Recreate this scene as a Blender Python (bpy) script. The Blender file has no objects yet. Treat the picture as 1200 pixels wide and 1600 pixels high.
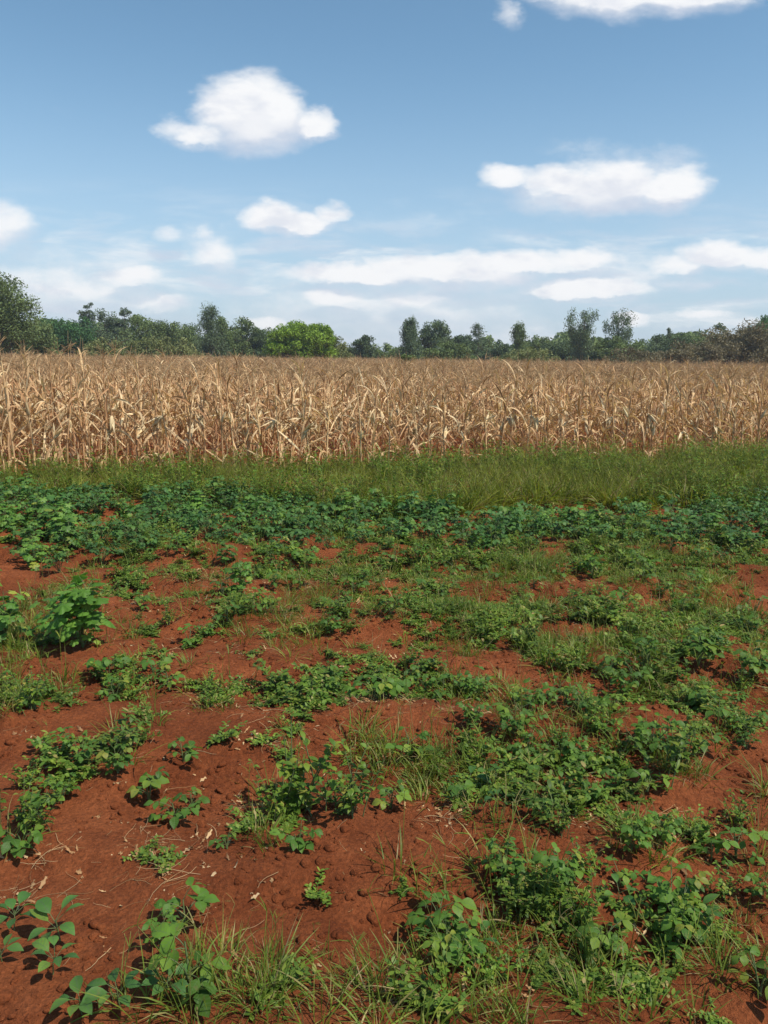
import bpy, math, random
import numpy as np
from mathutils import Matrix, Vector

R = math.radians
rng = np.random.default_rng(7)
random.seed(7)
scene = bpy.context.scene
C = scene.collection

# ------------------------------------------------------------------ camera
CAM_H, FPX, PITCH, ROLL = 1.70, 1220.0, 11.2, 0.7
cam_d = bpy.data.cameras.new('camera')
cam_d.sensor_fit = 'VERTICAL'
cam_d.sensor_height = 36.0
cam_d.lens = 36.0 * FPX / 1600.0
cam_d.clip_start, cam_d.clip_end = 0.05, 5000
cam = bpy.data.objects.new('camera', cam_d)
C.objects.link(cam)
CM = Matrix.Rotation(R(90 - PITCH), 4, 'X') @ Matrix.Rotation(R(ROLL), 4, 'Z')
cam.matrix_world = Matrix.Translation((0, 0, CAM_H)) @ CM
scene.camera = cam
CR = np.array(CM.to_3x3())

# ------------------------------------------------------------------ sun, sky, exposure
SUN_EL, SUN_AZ = 57.0, 120.0          # azimuth clockwise from the view direction (+Y)
sun_dir = Vector((math.sin(R(SUN_AZ)) * math.cos(R(SUN_EL)), math.cos(R(SUN_AZ)) * math.cos(R(SUN_EL)), math.sin(R(SUN_EL))))
sl = bpy.data.lights.new('sun', 'SUN')
sl.energy, sl.angle, sl.color = 4.7, R(0.53), (1.0, 0.935, 0.82)
so = bpy.data.objects.new('sun', sl)
so.rotation_euler = sun_dir.to_track_quat('Z', 'Y').to_euler()
C.objects.link(so)
scene.view_settings.view_transform = 'Standard'
scene.view_settings.look = 'None'
scene.view_settings.gamma = 1.0
scene.view_settings.exposure = 0.15


def ray(px, py):
    d = np.array([(px - 600) / FPX, (800 - py) / FPX, -1.0])
    return CR @ d


def uv_of(px, py):                    # direction on the sky as slopes (east over north, up over north)
    d = ray(px, py)
    return d[0] / d[1], d[2] / d[1]


def at(px, py, z=0.0):                # where the line of sight meets the ground
    d = ray(px, py)
    t = (z - CAM_H) / d[2]
    return d[0] * t, d[1] * t


def pix(x, y, z=0.0):                 # arrays of world points -> photo pixels
    P = np.stack([x, y, np.zeros_like(x) + z - CAM_H], -1) @ CR
    w = -P[..., 2]
    w = np.where(w < 0.05, 0.05, w)
    return 600 + FPX * P[..., 0] / w, 800 - FPX * P[..., 1] / w


# clouds: (px, py, rx, ry, weight) : where each billow stands in the sky
CLOUDS = [
    (365, 165, 58, 50, 1), (400, 160, 62, 48, 1), (432, 172, 46, 48, 1), (395, 195, 80, 40, 1), (482, 194, 42, 24, .95), (507, 186, 18, 18, .7), (266, 198, 32, 20, .62), (320, 208, 60, 20, .8),
    (120, 462, 190, 50, .62), (620, 480, 260, 60, .60), (720, 525, 300, 34, .5), (1100, 505, 160, 26, .42), (950, 232, 110, 20, .34), (1050, 240, 70, 24, .4), (900, 420, 200, 40, .5), (60, 400, 80, 40, .42), (320, 380, 70, 50, .32), (610, 330, 90, 30, .2), (440, 505, 120, 24, .42), (150, 500, 160, 26, .45),
    (795, 271, 48, 22, .9), (880, 285, 70, 30, .95), (955, 285, 95, 40, 1), (1045, 292, 62, 34, 1), (1080, 262, 30, 16, .6), (930, 310, 110, 24, .9),
    (425, 334, 46, 24, .95), (470, 345, 55, 20, .95), (518, 328, 28, 20, .85),
    (10, 345, 42, 38, .8), (0, 365, 40, 26, .75), (258, 360, 26, 15, .55), (315, 362, 18, 16, .6), (332, 395, 38, 26, .72), (345, 415, 30, 18, .6),
    (560, 425, 130, 19, .95), (680, 415, 120, 22, .95), (800, 405, 110, 20, .95), (900, 403, 80, 20, .85), (760, 430, 90, 20, .9), (640, 435, 60, 12, .8),
    (520, 463, 58, 15, .95), (640, 466, 70, 18, .8), (720, 445, 90, 14, .7), (580, 475, 120, 14, .62), 
    (920, 447, 100, 20, .98), (870, 450, 60, 16, .85), (1060, 415, 60, 16, .8), (1125, 398, 65, 22, .95), (1200, 400, 60, 20, .9),
    (60, 430, 90, 22, .62), (205, 430, 60, 20, .85), (110, 448, 120, 20, .75), (240, 470, 70, 18, .72), (60, 470, 90, 16, .55),
    (420, 500, 38, 12, .85), (560, 505, 110, 14, .5), (690, 490, 80, 13, .6), (985, 496, 34, 11, .85), (1100, 490, 55, 10, .8), (1180, 503, 40, 9, .6),
    (660, 515, 100, 14, .5), (760, 520, 90, 12, .45), (480, 520, 90, 14, .5), (820, 515, 60, 12, .45), (590, 530, 160, 14, .45),
    (790, 15, 20, 24, .55), (950, -10, 95, 34, .95), (1060, -15, 110, 34, .95), (870, -20, 60, 26, .7), (1150, -5, 40, 20, .6),
    (95, 160, 30, 26, .22), (670, 340, 30, 20, .34), (930, 228, 60, 18, .3), (1040, 222, 40, 16, .2), (1160, 250, 60, 30, .12),
]

world = bpy.data.worlds.new('World')
scene.world = world
world.use_nodes = True
nt = world.node_tree
for n in list(nt.nodes):
    nt.nodes.remove(n)


class NB:
    """small node-building helper"""
    def __init__(s, nt):
        s.nt = nt

    def n(s, t, **k):
        x = s.nt.nodes.new(t)
        for a, b in k.items():
            setattr(x, a, b)
        return x

    def put(s, sock, v):
        if isinstance(v, bpy.types.NodeSocket):
            s.nt.links.new(v, sock)
        elif v is not None:
            sock.default_value = v

    def m(s, op, a, b=None, c=None, clamp=False):
        x = s.n('ShaderNodeMath', operation=op, use_clamp=clamp)
        for i, v in enumerate((a, b, c)):
            s.put(x.inputs[i], v)
        return x.outputs[0]

    def vm(s, op, a, b=None, c=None, out=0):
        x = s.n('ShaderNodeVectorMath', operation=op)
        for i, v in enumerate((a, b, c)):
            if v is not None:
                s.put(x.inputs[i], v)
        return x.outputs[out]

    def mix(s, f, a, b, blend='MIX'):
        x = s.n('ShaderNodeMix', data_type='RGBA', blend_type=blend)
        s.put(x.inputs[0], f)
        s.put(x.inputs[6], a)
        s.put(x.inputs[7], b)
        return x.outputs[2]

    def noise(s, vec, scale, detail=4, rough=.55, dist=0.0, out=0):
        x = s.n('ShaderNodeTexNoise')
        s.put(x.inputs['Vector'], vec)
        x.inputs['Scale'].default_value = scale
        x.inputs['Detail'].default_value = detail
        x.inputs['Roughness'].default_value = rough
        x.inputs['Distortion'].default_value = dist
        return x.outputs[out]

    def ramp(s, v, a, b, c=0.0, d=1.0, smooth=True):
        x = s.n('ShaderNodeMapRange', interpolation_type='SMOOTHSTEP' if smooth else 'LINEAR')
        s.put(x.inputs[0], v)
        for i, q in enumerate((a, b, c, d)):
            s.put(x.inputs[i + 1], q)
        return x.outputs[0]


# group that gives the cloud thickness for a sky slope vector
g = bpy.data.node_groups.new('cloud_field', 'ShaderNodeTree')
g.interface.new_socket('P', in_out='INPUT', socket_type='NodeSocketVector')
g.interface.new_socket('F', in_out='OUTPUT', socket_type='NodeSocketFloat')
b = NB(g)
gi, go = b.n('NodeGroupInput'), b.n('NodeGroupOutput')
acc = None
for (px, py, rx, ry, w) in CLOUDS:
    u, v = uv_of(px, py)
    u2, _ = uv_of(px + rx, py)
    _, v2 = uv_of(px, py - ry)
    ru, rv = max(abs(u2 - u), 1e-3), max(abs(v2 - v), 1e-3)
    q = b.vm('MULTIPLY_ADD', gi.outputs[0], (1 / ru, 1 / rv, 0), (-u / ru, -v / rv, 0))
    d2 = b.vm('DOT_PRODUCT', q, q, out=1)
    f = b.m('MULTIPLY_ADD', d2, -w * .5, w)          # w at the heart, w/2 at the rim
    acc = f if acc is None else b.m('SMOOTH_MAX', acc, f, .22)
b.put(go.inputs[0], acc)

b = NB(nt)
tc = b.n('ShaderNodeTexCoord')
sep = b.n('ShaderNodeSeparateXYZ')
b.put(sep.inputs[0], tc.outputs['Generated'])
ysafe = b.m('MAXIMUM', sep.outputs[1], 0.05)
comb = b.n('ShaderNodeCombineXYZ')
b.put(comb.inputs[0], b.m('DIVIDE', sep.outputs[0], ysafe))
b.put(comb.inputs[1], b.m('DIVIDE', sep.outputs[2], ysafe))
P = comb.outputs[0]
Ps = b.vm('MULTIPLY', P, (1.0, 1.9, 1.0))
warp = b.vm('SUBTRACT', b.noise(Ps, 9, 6, .6, out=1), (.5, .43, .5))
warp2 = b.vm('SUBTRACT', b.noise(Ps, 34, 5, .6, out=1), (.5, .5, .5))
Pw = b.vm('MULTIPLY_ADD', warp, (.055, .030, 0), P)
Pw = b.vm('MULTIPLY_ADD', warp2, (.020, .013, 0), Pw)


def field(vec):
    x = b.n('ShaderNodeGroup', node_tree=g)
    b.put(x.inputs[0], vec)
    return x.outputs[0]


F = field(Pw)
Fup = field(b.vm('ADD', Pw, (-.006, .022, 0)))
wisp = b.noise(Ps, 22, 7, .62)
Fn = b.m('MULTIPLY_ADD', b.m('SUBTRACT', wisp, .5), .62, F)
shade = b.ramp(b.m('SUBTRACT', Fup, F), -.16, .22)     # 1 where there is much cloud above: the flat undersides
alpha = b.ramp(Fn, b.ramp(shade, 0, 1, .16, .06), b.ramp(shade, 0, 1, .86, 1.12))
front = b.ramp(sep.outputs[1], .05, .2)
# a few loose clouds for the rest of the sky, behind the photographer
back = b.ramp(b.noise(b.vm('MULTIPLY', tc.outputs['Generated'], (1, 1, 2.4)), 3.2, 6, .55), .58, .70)
back = b.m('MULTIPLY', back, b.m('MULTIPLY', b.m('SUBTRACT', 1.0, front), b.ramp(sep.outputs[2], .02, .2)))
sepP = b.n('ShaderNodeSeparateXYZ')
b.put(sepP.inputs[0], P)
streak = b.m('MULTIPLY', b.ramp(b.noise(b.vm('MULTIPLY', P, (5.5, 30, 1)), 1.0, 7, .62, .3), .42, .68), b.ramp(sepP.outputs[1], .22, .10))
alpha = b.m('MAXIMUM', alpha, b.m('MULTIPLY', streak, .7))
alpha = b.m('MAXIMUM', b.m('MULTIPLY', alpha, front), b.m('MULTIPLY', back, .8))
sky = b.n('ShaderNodeTexSky', sky_type='NISHITA')
sky.sun_disc = False
sky.sun_elevation = R(SUN_EL)
sky.sun_rotation = R(SUN_AZ)
sky.altitude = 1500
sky.air_density = 1.0
sky.dust_density = 1.2
sky.ozone_density = 1.5
shade = b.m('MULTIPLY', shade, b.ramp(b.noise(Ps, 16, 6, .6), .3, .7, .5, 1.0))
shade = b.m('MAXIMUM', shade, b.m('MULTIPLY', b.ramp(b.noise(Ps, 12, 5, .55), .48, .68), .55))
ccol = b.mix(shade, (5.8, 5.85, 5.95, 1), (3.9, 4.2, 4.9, 1))
# milky air low over the horizon
haze = b.ramp(sep.outputs[2], .42, -.02, 0, 1.0)
haze = b.m('MULTIPLY', b.m('POWER', haze, 1.7), .88)
skyc = b.mix(haze, b.mix(1.0, sky.outputs[0], (.84, 1.00, .93, 1), 'MULTIPLY'), (3.0, 3.6, 4.45, 1))
col = b.mix(alpha, skyc, ccol)
bg = b.n('ShaderNodeBackground')
b.put(bg.inputs[0], col)
bg.inputs[1].default_value = 0.15
wo = b.n('ShaderNodeOutputWorld')
b.put(wo.inputs[0], bg.outputs[0])


# ------------------------------------------------------------------ helpers
def tag(o, label=None, cat=None, group=None, kind=None):
    if label: o['label'] = label
    if cat: o['category'] = cat
    if group: o['group'] = group
    if kind: o['kind'] = kind
    return o


def vnoise(x, y, s, seed=0):
    r = np.random.default_rng(1000 + seed).random((256, 256))
    u, v = np.asarray(x) * s + 91.3 * (seed + 1), np.asarray(y) * s + 37.7 * (seed + 1)
    i, j = np.floor(u).astype(int), np.floor(v).astype(int)
    f, h = u - i, v - j
    f, h = f * f * (3 - 2 * f), h * h * (3 - 2 * h)
    i0, i1, j0, j1 = i % 256, (i + 1) % 256, j % 256, (j + 1) % 256
    return (r[i0, j0] * (1 - f) + r[i1, j0] * f) * (1 - h) + (r[i0, j1] * (1 - f) + r[i1, j1] * f) * h - .5


MOUNDS = []
for (px, py, rx, ry, h) in [(620, 1120, 120, 34, .09), (150, 1215, 110, 40, .05), (500, 1290, 120, 50, .05), (850, 1400, 120, 50, .07), (1000, 1340, 90, 40, .05),
                            (1040, 1230, 100, 50, .06), (1050, 925, 130, 22, .09), (300, 890, 140, 20, .07), (560, 865, 160, 18, .07), (340, 870, 110, 12, .08),
                            (760, 1270, 120, 30, .05), (250, 1500, 100, 40, .04), (640, 1460, 100, 40, -.05), (330, 1180, 150, 30, .04), (660, 960, 140, 20, .06),
                            (400, 1370, 160, 40, .03), (100, 1370, 120, 30, -.03), (1120, 1010, 90, 20, .06), (1150, 1300, 60, 40, -.04), (80, 1050, 120, 20, .05)]:
    cx, cy = at(px, py)
    ex, _ = at(px + rx, py)
    _, ny = at(px, py - ry)
    MOUNDS.append((cx, cy, abs(ex - cx), abs(ny - cy), h))


def gh(x, y):
    x, y = np.asarray(x, float), np.asarray(y, float)
    near = np.clip((22 - y) / 8, 0, 1) * np.clip((25 - np.abs(x)) / 8, 0, 1)
    z = .05 * vnoise(x, y, .9, 1) + .045 * vnoise(x, y, 2.3, 2) + .024 * vnoise(x, y, 6, 3)
    rows = np.sin((y + .10 * x + .5 * vnoise(x, y, .8, 9)) * 2 * np.pi / .78)
    z = z + .022 * rows * np.clip((11 - y) / 2, 0, 1)
    for (cx, cy, rx, ry, h) in MOUNDS:
        xx = x + .35 * rx * vnoise(x, y, 3.1, 11) * 2
        yy = y + .35 * ry * vnoise(x, y, 3.7, 12) * 2
        d = ((xx - cx) / rx) ** 2 + ((yy - cy) / ry) ** 2
        z = z + h * np.exp(-d * 1.4)
    fine = .026 * np.abs(vnoise(x, y, 11, 4)) * 2 + .020 * vnoise(x, y, 24, 5) + .005 * vnoise(x, y, 45, 6)
    rough = np.clip(.45 + 2.2 * vnoise(x, y, 1.3, 7), .15, 1.3)
    return near * (z + fine * rough)


def attr_mesh(name, V, F4, F3=None, lf=None, smooth=True, mat=None):
    me = bpy.data.meshes.new(name)
    F4 = np.asarray(F4, np.int32).reshape(-1, 4)
    F3 = np.zeros((0, 3), np.int32) if F3 is None or len(F3) == 0 else np.asarray(F3, np.int32).reshape(-1, 3)
    V = np.asarray(V, np.float32)
    me.vertices.add(len(V))
    me.vertices.foreach_set('co', V.ravel())
    loops = np.concatenate([F4.ravel(), F3.ravel()])
    me.loops.add(len(loops))
    me.loops.foreach_set('vertex_index', loops)
    n4, n3 = len(F4), len(F3)
    me.polygons.add(n4 + n3)
    st = np.concatenate([np.arange(n4) * 4, n4 * 4 + np.arange(n3) * 3]).astype(np.int32)
    me.polygons.foreach_set('loop_start', st)
    if smooth:
        me.polygons.foreach_set('use_smooth', np.ones(n4 + n3, bool))
    if lf is not None:
        a = me.attributes.new('lf', 'FLOAT_VECTOR', 'POINT')
        a.data.foreach_set('vector', np.asarray(lf, np.float32).ravel())
    me.update(calc_edges=True)
    me.validate()
    if mat:
        me.materials.append(mat)
    return me


class MB:
    """collects ribbons, tubes and patches into one mesh; every point carries (random, across, along)"""
    def __init__(s):
        s.V, s.F4, s.F3, s.L, s.n = [], [], [], [], 0

    def add(s, V, F4=(), F3=(), lf=None):
        V = np.asarray(V, float)
        s.V.append(V)
        if len(F4): s.F4.append(np.asarray(F4, int).reshape(-1, 4) + s.n)
        if len(F3): s.F3.append(np.asarray(F3, int).reshape(-1, 3) + s.n)
        s.L.append(np.zeros((len(V), 3)) if lf is None else lf)
        s.n += len(V)

    def mesh(s, name, mat, smooth=True):
        F4 = np.concatenate(s.F4) if s.F4 else np.zeros((0, 4), int)
        F3 = np.concatenate(s.F3) if s.F3 else None
        return attr_mesh(name, np.concatenate(s.V), F4, F3, np.concatenate(s.L), smooth, mat)

    def tube(s, pts, rad, sides=5, rnd=0.0):
        pts = np.asarray(pts, float)
        n = len(pts)
        rad = np.broadcast_to(np.asarray(rad, float), (n,))
        T = np.gradient(pts, axis=0)
        T /= np.linalg.norm(T, axis=1)[:, None] + 1e-9
        ref = np.array([1., 0, 0]) if abs(T[0][0]) < .8 else np.array([0, 1., 0])
        A = np.cross(T, ref); A /= np.linalg.norm(A, axis=1)[:, None] + 1e-9
        B = np.cross(T, A)
        th = np.arange(sides) * 2 * np.pi / sides
        V = pts[:, None] + rad[:, None, None] * (A[:, None] * np.cos(th)[None, :, None] + B[:, None] * np.sin(th)[None, :, None])
        i = np.arange(n - 1)[:, None] * sides
        k = np.arange(sides)[None]
        k2 = (k + 1) % sides
        F = np.stack([i + k, i + k2, i + sides + k2, i + sides + k], -1).reshape(-1, 4)
        V = V.reshape(-1, 3)
        lf = np.zeros((len(V), 3)); lf[:, 0] = rnd; lf[:, 2] = np.repeat(np.linspace(0, 1, n), sides)
        s.add(V, F, lf=lf)

    def ribbon(s, base, az, pitch, bend, L, W, prof, fold=.25, twist=0.0, roll=0.0, side_bend=0.0, rnd=0.0, cols=3, wave=0.0, bendpow=1.0):
        n = len(prof)
        t = np.linspace(0, 1, n)
        pi_ = pitch - bend * t ** bendpow
        a = az + side_bend * t
        T = np.stack([np.cos(pi_) * np.cos(a), np.cos(pi_) * np.sin(a), np.sin(pi_)], -1)
        step = L / (n - 1)
        M = np.asarray(base, float) + np.concatenate([[[0, 0, 0]], np.cumsum((T[:-1] + T[1:]) / 2 * step, 0)])
        S = np.stack([-np.sin(a), np.cos(a), np.zeros(n)], -1)
        N = np.cross(T, S)
        r = roll + twist * t
        S2 = S * np.cos(r)[:, None] + N * np.sin(r)[:, None]
        N2 = np.cross(T, S2)
        w = (W * .5 * np.asarray(prof))[:, None]
        wv = (wave * W * np.sin(t * 13 + rnd * 40))[:, None]
        if cols == 3:
            V = np.stack([M - S2 * w + N2 * (w * fold + wv), M, M + S2 * w + N2 * (w * fold - wv)], 1).reshape(-1, 3)
            lf = np.zeros((n * 3, 3)); lf[:, 1] = np.tile([-1, 0, 1], n); lf[:, 2] = np.repeat(t, 3)
            i = np.arange(n - 1)[:, None] * 3
            k = np.array([0, 1])[None]
            F = np.stack([i + k, i + k + 1, i + k + 4, i + k + 3], -1).reshape(-1, 4)
        else:
            V = np.stack([M - S2 * w, M + S2 * w], 1).reshape(-1, 3)
            lf = np.zeros((n * 2, 3)); lf[:, 1] = np.tile([-1, 1], n); lf[:, 2] = np.repeat(t, 2)
            i = np.arange(n - 1) * 2
            F = np.stack([i, i + 1, i + 3, i + 2], -1)
        lf[:, 0] = rnd
        s.add(V, F, lf=lf)

    def palmate(s, base, az, tilt, rad, lobes=5, depth=.4, cup=.3, rnd=0.0):
        n = lobes * 4 + 1
        th = np.linspace(-.86 * np.pi, .86 * np.pi, n)
        ph = (np.arange(n) / (n - 1)) * lobes
        lob = np.abs(np.sin(ph * np.pi)) ** .75
        r = rad * ((1 - depth) + depth * lob) * (1 - .18 * np.abs(th) / np.pi)
        c, q = np.cos(th), np.sin(th)
        rings = [np.zeros((1, 3))]
        for fr in (.5, 1.0):
            z = -cup * rad * fr ** 2 * (1 + .25 * np.cos(ph * 2 * np.pi)) + .04 * rad * (1 - lob)
            rings.append(np.stack([r * fr * c + rad * .25 * 0, r * fr * q, z], -1))
        V = np.concatenate(rings)
        ct, st = math.cos(tilt), math.sin(tilt)
        V = np.stack([V[:, 0] * ct + V[:, 2] * st, V[:, 1], -V[:, 0] * st + V[:, 2] * ct], -1)
        ca, sa = math.cos(az), math.sin(az)
        V = np.stack([V[:, 0] * ca - V[:, 1] * sa, V[:, 0] * sa + V[:, 1] * ca, V[:, 2]], -1) + np.asarray(base)
        k = np.arange(n - 1)
        F3 = np.stack([np.zeros(n - 1, int), 1 + k, 2 + k], -1)
        F4 = np.stack([1 + k, 1 + n + k, 2 + n + k, 2 + k], -1)
        lf = np.zeros((len(V), 3)); lf[:, 0] = rnd
        lf[1:, 1] = np.tile(lob, 2); lf[1:n + 1, 2] = .5; lf[n + 1:, 2] = 1
        s.add(V, F4, F3, lf)


# ------------------------------------------------------------------ materials
def new_mat(name):
    m = bpy.data.materials.new(name)
    m.use_nodes = True
    m.node_tree.nodes.clear()
    return m, NB(m.node_tree)


def leaf_mat(name, cols, trans=.3, rough=.5, spec=.35, vein=None, varobj=.25, tipcol=None, tiprange=(.6, 1.0)):
    """cols: list of (position, colour) for the random colour of each leaf"""
    m, b = new_mat(name)
    at_ = b.n('ShaderNodeAttribute', attribute_name='lf')
    sp = b.n('ShaderNodeSeparateXYZ')
    b.put(sp.inputs[0], at_.outputs['Vector'])
    oi = b.n('ShaderNodeObjectInfo')
    ge = b.n('ShaderNodeNewGeometry')
    r = b.m('FRACT', b.m('ADD', sp.outputs[0], b.m('MULTIPLY', oi.outputs['Random'], 3.7)))
    cr = b.n('ShaderNodeValToRGB')
    el = cr.color_ramp.elements
    el[0].position, el[0].color = cols[0][0], (*cols[0][1], 1)
    el[1].position, el[1].color = cols[-1][0], (*cols[-1][1], 1)
    for p, c in cols[1:-1]:
        e = el.new(p); e.color = (*c, 1)
    b.put(cr.inputs[0], r)
    c = cr.outputs[0]
    nz = b.noise(ge.outputs['Position'], 3.0, 3, .6)
    c = b.mix(1.0, c, b.mix(b.ramp(nz, .3, .7), (1 - varobj, 1 - varobj, 1 - varobj, 1), (1 + varobj, 1 + varobj, 1 + varobj * .6, 1)), 'MULTIPLY')
    nz2 = b.noise(ge.outputs['Position'], 60.0, 3, .6)
    c = b.mix(1.0, c, b.mix(nz2, (.78, .78, .78, 1), (1.22, 1.22, 1.18, 1)), 'MULTIPLY')
    if vein:
        vm_ = b.ramp(b.m('ABSOLUTE', sp.outputs[1]), .16, .02)
        c = b.mix(b.m('MULTIPLY', vm_, .55), c, (*vein, 1))
        ph_ = b.m('SUBTRACT', b.m('MULTIPLY', sp.outputs[2], 42.0), b.m('MULTIPLY', b.m('ABSOLUTE', sp.outputs[1]), 7.0))
        rib = b.ramp(b.m('SINE', ph_), -.2, 1.0)
        c = b.mix(b.m('MULTIPLY', rib, .35), c, (*vein, 1))
        spots = b.ramp(b.noise(ge.outputs['Position'], 28.0, 3, .6), .62, .72)
        c = b.mix(b.m('MULTIPLY', spots, .45), c, (.16, .13, .05, 1))
    if tipcol:
        tf = b.ramp(sp.outputs[2], *tiprange)
        c = b.mix(b.m('MULTIPLY', tf, b.ramp(nz, .35, .6)), c, (*tipcol, 1))
    p = b.n('ShaderNodeBsdfPrincipled')
    b.put(p.inputs['Base Color'], c)
    b.put(p.inputs['Roughness'], b.ramp(nz2, .2, .8, rough - .08, rough + .14))
    p.inputs['Specular IOR Level'].default_value = spec
    bp = b.n('ShaderNodeBump')
    bp.inputs['Strength'].default_value = .35
    bp.inputs['Distance'].default_value = .004
    b.put(bp.inputs['Height'], nz2)
    b.put(p.inputs['Normal'], bp.outputs[0])
    t = b.n('ShaderNodeBsdfTranslucent')
    b.put(t.inputs[0], b.mix(1.0, c, (1.25, 1.25, .75, 1), 'MULTIPLY'))
    mx = b.n('ShaderNodeMixShader')
    mx.inputs[0].default_value = trans
    b.put(mx.inputs[1], p.outputs[0]); b.put(mx.inputs[2], t.outputs[0])
    o = b.n('ShaderNodeOutputMaterial')
    b.put(o.inputs[0], mx.outputs[0])
    return m


def plain_mat(name, c1, c2, scale=30, rough=.8, bump=.3, dist=.005):
    m, b = new_mat(name)
    ge = b.n('ShaderNodeNewGeometry')
    nz = b.noise(ge.outputs['Position'], scale, 5, .6)
    p = b.n('ShaderNodeBsdfPrincipled')
    b.put(p.inputs['Base Color'], b.mix(b.ramp(nz, .3, .7), (*c1, 1), (*c2, 1)))
    p.inputs['Roughness'].default_value = rough
    bp = b.n('ShaderNodeBump')
    bp.inputs['Strength'].default_value = bump
    bp.inputs['Distance'].default_value = dist
    b.put(bp.inputs['Height'], nz)
    b.put(p.inputs['Normal'], bp.outputs[0])
    o = b.n('ShaderNodeOutputMaterial')
    b.put(o.inputs[0], p.outputs[0])
    return m


def soil_mat():
    m, b = new_mat('red_soil')
    ge = b.n('ShaderNodeNewGeometry')
    Pn = ge.outputs['Position']
    n1 = b.noise(Pn, 1.4, 5, .6)
    n2 = b.noise(Pn, 9, 6, .65)
    n3 = b.noise(Pn, 70, 6, .7)
    c = b.mix(b.ramp(n1, .32, .68), (.185, .051, .0175, 1), (.290, .088, .032, 1))
    c = b.mix(b.m('MULTIPLY', b.ramp(n2, .35, .7), .55), c, (.120, .028, .009, 1))
    c = b.mix(1.0, c, b.mix(b.ramp(n3, .25, .75), (.62, .62, .62, 1), (1.36, 1.34, 1.30, 1)), 'MULTIPLY')
    vo = b.n('ShaderNodeTexVoronoi', feature='F1')
    b.put(vo.inputs['Vector'], Pn); vo.inputs['Scale'].default_value = 140
    speck = b.m('MULTIPLY', b.ramp(vo.outputs['Distance'], .22, .10), b.ramp(b.noise(Pn, 35, 3), .56, .66))
    c = b.mix(b.m('MULTIPLY', speck, .5), c, (.42, .25, .14, 1))
    p = b.n('ShaderNodeBsdfPrincipled')
    b.put(p.inputs['Base Color'], c)
    p.inputs['Roughness'].default_value = .95
    p.inputs['Specular IOR Level'].default_value = .12
    h = b.m('ADD', b.m('MULTIPLY', n3, .45), b.m('ADD', b.m('MULTIPLY', b.noise(Pn, 30, 7, .72), .8), b.m('MULTIPLY', b.noise(Pn, 190, 4, .7), .16)))
    bp = b.n('ShaderNodeBump')
    bp.inputs['Strength'].default_value = .9
    bp.inputs['Distance'].default_value = .035
    b.put(bp.inputs['Height'], h)
    b.put(p.inputs['Normal'], bp.outputs[0])
    o = b.n('ShaderNodeOutputMaterial')
    b.put(o.inputs[0], p.outputs[0])
    return m


M = {}
M['soil'] = soil_mat()
M['bean'] = leaf_mat('bean_leaf', [(0, (0.050, 0.121, 0.017)), (.35, (0.074, 0.165, 0.022)), (.7, (0.108, 0.209, 0.025)), (.92, (0.168, 0.253, 0.029)), (1, (0.260, 0.250, 0.040))], .34, .5, .22, vein=(0.108, 0.176, 0.060))
M['bean_band'] = leaf_mat('field_bean_leaf', [(0, (0.038, 0.110, 0.025)), (.4, (0.058, 0.152, 0.034)), (.8, (0.090, 0.196, 0.039)), (1, (0.156, 0.242, 0.034))], .30, .5, .25, vein=(0.084, 0.143, 0.060))
M['lobed'] = leaf_mat('lobed_leaf', [(0, (0.066, 0.160, 0.025)), (.5, (0.096, 0.209, 0.032)), (.9, (0.138, 0.248, 0.038)), (1, (0.264, 0.286, 0.043))], .32, .5, .35)
M['weed'] = leaf_mat('weed_leaf', [(0, (0.072, 0.143, 0.017)), (.5, (0.114, 0.204, 0.024)), (.88, (0.180, 0.253, 0.029)), (1, (0.300, 0.260, 0.060))], .32, .5, .3)
M['mat_weed'] = leaf_mat('creeping_weed_leaf', [(0, (0.066, 0.127, 0.019)), (.5, (0.108, 0.187, 0.025)), (.9, (0.180, 0.242, 0.032)), (1, (0.320, 0.240, 0.100))], .28, .5, .3)
M['grass'] = leaf_mat('grass_blade', [(0, (0.090, 0.149, 0.019)), (.5, (0.144, 0.209, 0.025)), (.82, (0.204, 0.242, 0.034)), (.92, (0.300, 0.250, 0.100)), (1, (0.380, 0.290, 0.150))], .35, .5, .3, tipcol=(0.260, 0.240, 0.080))
M['grass_tall'] = leaf_mat('tall_grass_blade', [(0, (0.126, 0.171, 0.019)), (.5, (0.198, 0.248, 0.025)), (.85, (0.276, 0.286, 0.036)), (.93, (0.250, 0.190, 0.080)), (1, (0.220, 0.120, 0.060))], .35, .5, .3, tipcol=(0.200, 0.180, 0.070))
M['straw'] = leaf_mat('dry_straw', [(0, (.24, .115, .055)), (.5, (.38, .22, .11)), (1, (.56, .40, .24))], .15, .7, .2)
M['maize_leaf'] = leaf_mat('dry_maize_leaf', [(0, (.29, .140, .070)), (.2, (.46, .265, .14)), (.5, (.60, .39, .215)), (.82, (.68, .485, .29)), (1, (.76, .60, .39))], .22, .62, .25, varobj=.16)
M['maize_stalk'] = leaf_mat('dry_maize_stalk', [(0, (.40, .21, .11)), (.5, (.55, .34, .18)), (1, (.66, .46, .26))], .0, .6, .3)
M['maize_tassel'] = leaf_mat('dry_maize_tassel', [(0, (.34, .21, .12)), (1, (.52, .36, .22))], .1, .8, .1)
M['husk'] = leaf_mat('dry_maize_husk', [(0, (.56, .40, .23)), (1, (.76, .62, .42))], .12, .6, .25)
M['stem'] = plain_mat('green_stem', (.07, .12, .035), (.12, .14, .05), 60, .6, .1)
M['bark'] = plain_mat('tree_bark', (.10, .075, .055), (.22, .18, .145), 6, .9, .5, .03)


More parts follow.
